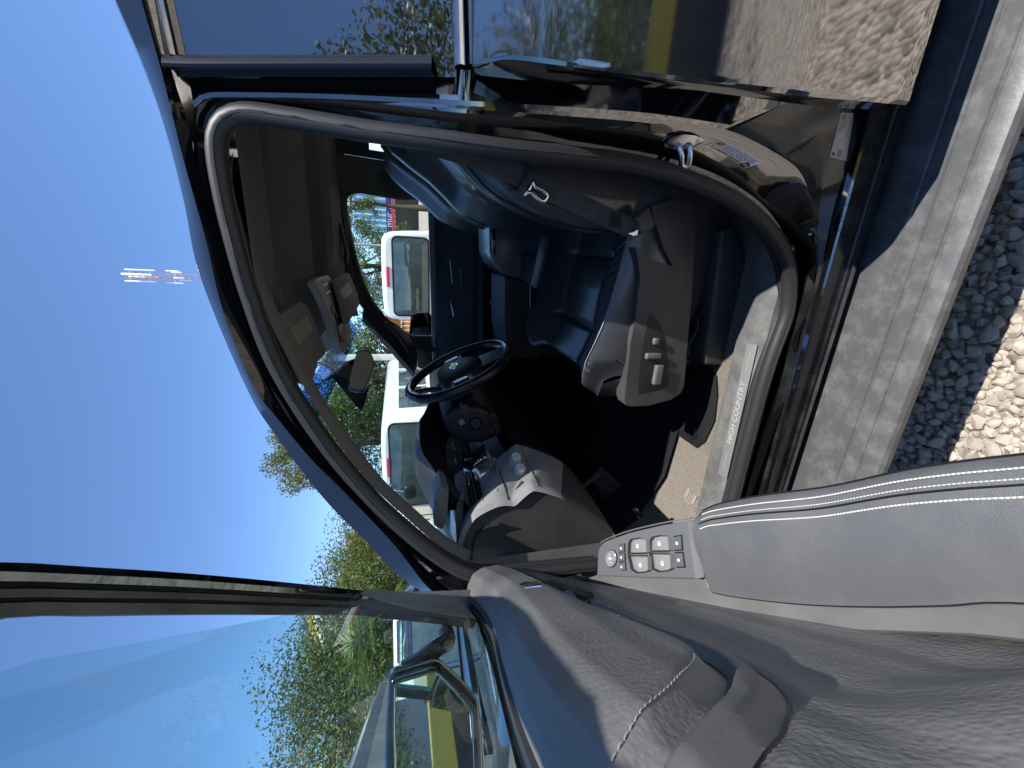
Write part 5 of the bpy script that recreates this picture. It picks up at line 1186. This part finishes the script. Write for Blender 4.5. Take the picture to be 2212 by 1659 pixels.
xb = xd.copy(); bl = thing('corrugated_shed', 'pale blue corrugated shed behind the trees', 'shed'); p = Pd(790, 452, 42); m = M(); q = V((p.x, p.y, 0)); n_ = 60
m.loft([[q + xd*(-2.2 + 7.0*i/n_) + yd*(.06*math.sin(i*1.6)) + V((0, 0, z)) for i in range(n_ + 1)] for z in (0, 5.3)], 0); m.loft([[q + xd*(-2.2) + yd*t + V((0, 0, z)) for t in (0, 4)] for z in (0, 5.3)], 0); m.loft([[q + xd*x_ + yd*t + V((0, 0, 5.3)) for t in (0, 4)] for x_ in (-2.2, 4.8)], 0)
m.build('wall', mat('pale blue sheet', (.28, .48, .62), .5), bl)
og = thing('orange_building', 'orange walled building with a white grille beside the far mirror', 'building'); p = Pd(850, 700, 20); m = M(); q = V((p.x, p.y, 0)); m.box(q + V((-.6, 1.2, 1.05)), (2.6, 2, 2.1), bev=.02); m.build('wall', mat('orange wall', (.62, .25, .07), .7), og)
m = M(); m.box(q + V((-.6, 1.2, 2.15)), (2.9, 2.3, .10), bev=.02); m.build('roof', mat('tile red', (.35, .12, .07), .7), og)
m = M()
for i in range(12): m.tube([q + V((-1.7 + .2*i, .1, .2)), q + V((-1.7 + .2*i, .1, 1.5))], .02, 6)
for z in (.2, 1.5): m.tube([q + V((-1.7, .1, z)), q + V((.5, .1, z))], .02, 6)
m.build('grille', VW, og)
# cell tower
p = Pd(435, 600, 120); ct = thing('cell_tower', 'tall lattice mobile phone tower with white antenna panels', 'tower'); ct.location = (p.x, p.y, 0); H_ = Pd(253, 594, 120).z
TW = mat('tower paint', (.36, .24, .30), .5); m = M(); wd = .55
cs_ = [V((-wd, -wd, 0)), V((wd, -wd, 0)), V((wd, wd, 0)), V((-wd, wd, 0))]
for c in cs_: m.tube([c + V((0, 0, 0)), c + V((0, 0, H_ - 1.5))], .055, 6)
z = 20.0; st_ = 1.4
while z < H_ - 2:
    for i in range(4): m.tube([cs_[i] + V((0, 0, z)), cs_[(i + 1) % 4] + V((0, 0, z + st_))], .045, 4); m.tube([cs_[i] + V((0, 0, z)), cs_[(i + 1) % 4] + V((0, 0, z))], .04, 4)
    z += st_
m.build('lattice_mast', TW, ct)
ANT = mat('antenna white', (.85, .84, .80), .4)
for k in range(4):
    a = k*math.pi/2 + .3; c = V((math.cos(a)*1.35, math.sin(a)*1.35, H_ - 4.5)); m = M(); m.box(c, (.30, .42, 6.0), rot=Matrix.Rotation(a, 3, 'Z'), bev=.1); m.tube([c + V((0, 0, 2)), V((0, 0, H_ - 2.5))], .06, 5); m.tube([c - V((0, 0, 2)), V((0, 0, H_ - 6.5))], .06, 5); m.build('antenna_panel', ANT, ct)
for k in range(5):
    a = k*1.25 + .9; c = V((math.cos(a)*1.5, math.sin(a)*1.5, H_ - 11.5 - (k % 2)*1.5)); m = M(); m.box(c, (.25, .3, 2.2 + .6*(k % 3)), rot=Matrix.Rotation(a, 3, 'Z'), bev=.06); m.tube([c, V((0, 0, c.z))], .06, 5); m.build('small_antenna', ANT, ct)
# utility wires, poles
WIRE = mat('wire', (.02, .02, .02), .6)
m = M()
for dz, dy in ((0, 0), (.16, .1), (.30, .2), (-.25, 0)):
    A, B = Pd(752, 1105, 24), Pd(752, 1700, 12); A = A + V((0, dy, dz)); B = B + V((0, dy, dz)); A = A + (A - B)*.6
    m.tube([lerp(A, B, t) + V((0, 0, -.35*math.sin(math.pi*t))) for t in [i/16 for i in range(17)]], .018, 5)
tag(m.build('utility_wires', WIRE), 'bundle of black utility wires strung across the trees', 'wires')
p = Pd(792, 529, 12); up = thing('light_pole', 'thin grey pole standing in the trees behind the small white van', 'pole'); up.location = (p.x, p.y, 0); m = M(); m.tube([V((0, 0, 0)), V((0, 0, 3.4))], .035, 8); m.build('post', mat('grey pole', (.30, .29, .27), .6), up); m = M(); m.box((0, 0, 3.42), (.3, .12, .08), bev=.02); m.build('lamp', PLASG, up)
p = Pd(790, 772, 11); up = thing('street_pole', 'pale square pole seen in the windscreen below the inner mirror', 'pole'); up.location = (p.x, p.y, 0); m = M(); m.box((0, 0, 1.6), (.14, .14, 3.2), bev=.015); m.build('post', mat('pale pole', (.55, .55, .52), .6), up); m = M(); m.box((.0, 0, 3.2), (.5, .2, .06), bev=.02); m.build('arm', PLASG, up)
# red kiosk, sign boards, fence, shed seen around the open door
p = Pd(868, 1258, 22); kb = thing('red_kiosk', 'bright red and white kiosk at the foot of the gold green tree', 'kiosk'); kb.location = (p.x, p.y, 0); m = M(); m.box((0, 0, 1.5), (1.6, 1.6, .62), bev=.03); m.build('fascia', RED, kb); m = M(); m.box((0, 0, .6), (1.4, 1.4, 1.2), bev=.02); m.build('wall', VW, kb)
for (X, Y, d_, lab, cc2) in ((706, 1362, 14, 'white roadside sign board leaning over a yellow one', (.72, .68, .66)), (690, 1352, 14.6, 'small yellow sign board under the white one', (.62, .45, .06))):
    p = Pd(X, Y, d_); sg = thing('sign_board', lab, 'sign'); sg.location = (p.x, p.y, 0); m = M(); m.box((0, 0, p.z), (.5, .9, .42), rot=Matrix.Rotation(R(25), 3, 'X'), bev=.01); m.build('board', mat('sign paint', cc2, .5), sg); m = M(); m.tube([V((0, 0, 0)), V((0, 0, p.z))], .04, 8); m.build('post', STEEL, sg)
A, B = Pd(838, 1425, 12), Pd(765, 1659, 5.2); A = V((A.x, A.y, 0)); B = V((B.x, B.y, 0)); dv = (B - A); 
sd_ = thing('grey_shed_wall', 'long grey sheet metal wall with pale struts behind the door mirror', 'wall'); m = M(); nrm_ = V((-dv.y, dv.x, 0)).normalized()
m.loft([[A + dv*t + V((0, 0, z)) for t in (-.1, .3, .6, 1.0, 1.4)] for z in (0, 1.2, 2.02)], 0); m.build('sheet', mat('grey sheet', (.16, .165, .165), .6, vary=(3, (.25, .25, .24), .4, .7)), sd_)
for t in (.15, .5, .72, .9, 1.1): m = M(); m.tube([A + dv*t - nrm_*.05, A + dv*t - nrm_*.05 + V((0, 0, 2.1))], .035, 8); m.build('strut', mat('pale strut', (.5, .5, .48), .5), sd_)
m = M(); m.tube([A + dv*t + V((0, 0, 2.05)) for t in (-.1, 1.4)], .03, 8); m.build('top_rail', STEEL, sd_)
def car(X, Y, dist, rot, nm, label, paint, sc=1.0, trim=False):
    p = Pd(X, Y, dist); t = thing(nm, label, 'car'); t.location = (p.x, p.y, 0); t.rotation_euler = (0, 0, R(rot)); zr_ = p.z
    def rs(k, z, L0, L1): return [V((x, y, z)) for x, y in ((L0, -.8*k), (L0 - .1, -.6*k), (L0 - .1, .6*k), (L0, .8*k), (L1, .8*k), (L1 + .1, .6*k), (L1 + .1, -.6*k), (L1, -.8*k))]
    m = M(); m.loft([rs(1, .25, -2, 2), rs(1.05, .6, -2.05, 2.05), rs(1.03, .85, -2.0, 2.03), rs(1, 1.0, -1.95, 2.0), rs(.95, 1.05, -1.6, 1.3)], 0, cu=True); m.loft([rs(.82, zr_ - .06, -1.1, .55), rs(.78, zr_ - .02, -1.05, .5), rs(.72, zr_, -.95, .38), rs(.02, zr_ + .02, -.1, .1)], 0, cu=True); m.build('body', paint, t, ang=35)
    m = M(); m.loft([rs(.94, 1.05, -1.6, 1.3), rs(.82, zr_ - .06, -1.1, .55)], 0, cu=True); m.build('window_band', VG, t)
    for sy_ in (-1, 1):
        for a, b in ((-1.35, -.95), (-.25, -.25), (.9, .45)): m = M(); m.tube([V((a, sy_*.757, 1.05)), V((b, sy_*.66, zr_ - .05))], .03, 6); m.build('pillar', paint, t)
        if trim: m = M(); m.tube([V((-1.7, sy_*.80, 1.04)), V((1.3, sy_*.80, 1.04))], .014, 6); m.build('chrome_trim', CHROME, t); m = M(); m.tube(cr([V((-1.05, sy_*.60, zr_ - .01)), V((-.9, sy_*.60, zr_ + .05)), V((.25, sy_*.60, zr_ + .05)), V((.42, sy_*.60, zr_ - .02))], 16), .018, 6); m.build('roof_rail', CHROME, t)
    for sx_ in (-1.3, 1.3):
        for sy_ in (-.78, .78): m = M(); m.disc((sx_, sy_, .31), (0, 1, 0), [(.01, -.09), (.3, -.09), (.31, 0), (.3, .09), (.01, .09)], 20); m.build('wheel', TYRE, t)
    return t
car(852, 1380, 9.5, 35, 'white_car', 'white car whose roof shows below the palm fronds', VW)
car(880, 1425, 5.6, 62, 'black_car', 'black car with chrome trim close behind the open door glass', PAINT, 1.0, True)
p = Pd(850, 1330, 13); bf_ = thing('black_fence', 'black barred fence below the palm', 'fence'); bf_.location = (p.x, p.y, 0); m = M()
for i in range(26): m.tube([V((-.9 + .14*i*.6, -.9 + .14*i, .0)), V((-.9 + .14*i*.6, -.9 + .14*i, 2.0))], .018, 5)
m.build('bars', BLK, bf_); m = M()
for z in (.3, 1.9): m.tube([V((-.9, -.9, z)), V((1.2, 2.6, z))], .025, 5)
m.build('rail', BLK, bf_)
# things on the photographer's side, seen only mirrored in the black paint and the door mirror
yb = thing('yellow_band_over_shade', 'low shadow-dark wall standing in for the shadow under a yellow top, mirrored in the rear door', 'wall'); m = M(); m.box((2, -6.0, .42), (34, .25, .84), bev=.02); m.build('shadow_base', mat('shadow-dark wall', (.03, .03, .032), .8), yb); m = M(); m.box((2, -6.0, 1.03), (34, .30, .38), bev=.03); m.build('painted_top', mat('yellow paint', (.42, .32, .04), .5), yb)  # dark base stands in for the shadow below the yellow band
gv = thing('grey_building', 'blue grey flat building mirrored in the rear door', 'building'); m = M(); m.box((10, -17, 1.6), (12, 4, 3.2), bev=.05); m.build('wall', mat('blue grey wall', (.22, .26, .30), .7), gv); m = M(); m.box((10, -17, 3.28), (12.3, 4.3, .16), bev=.03); m.build('roof', PLASG, gv)
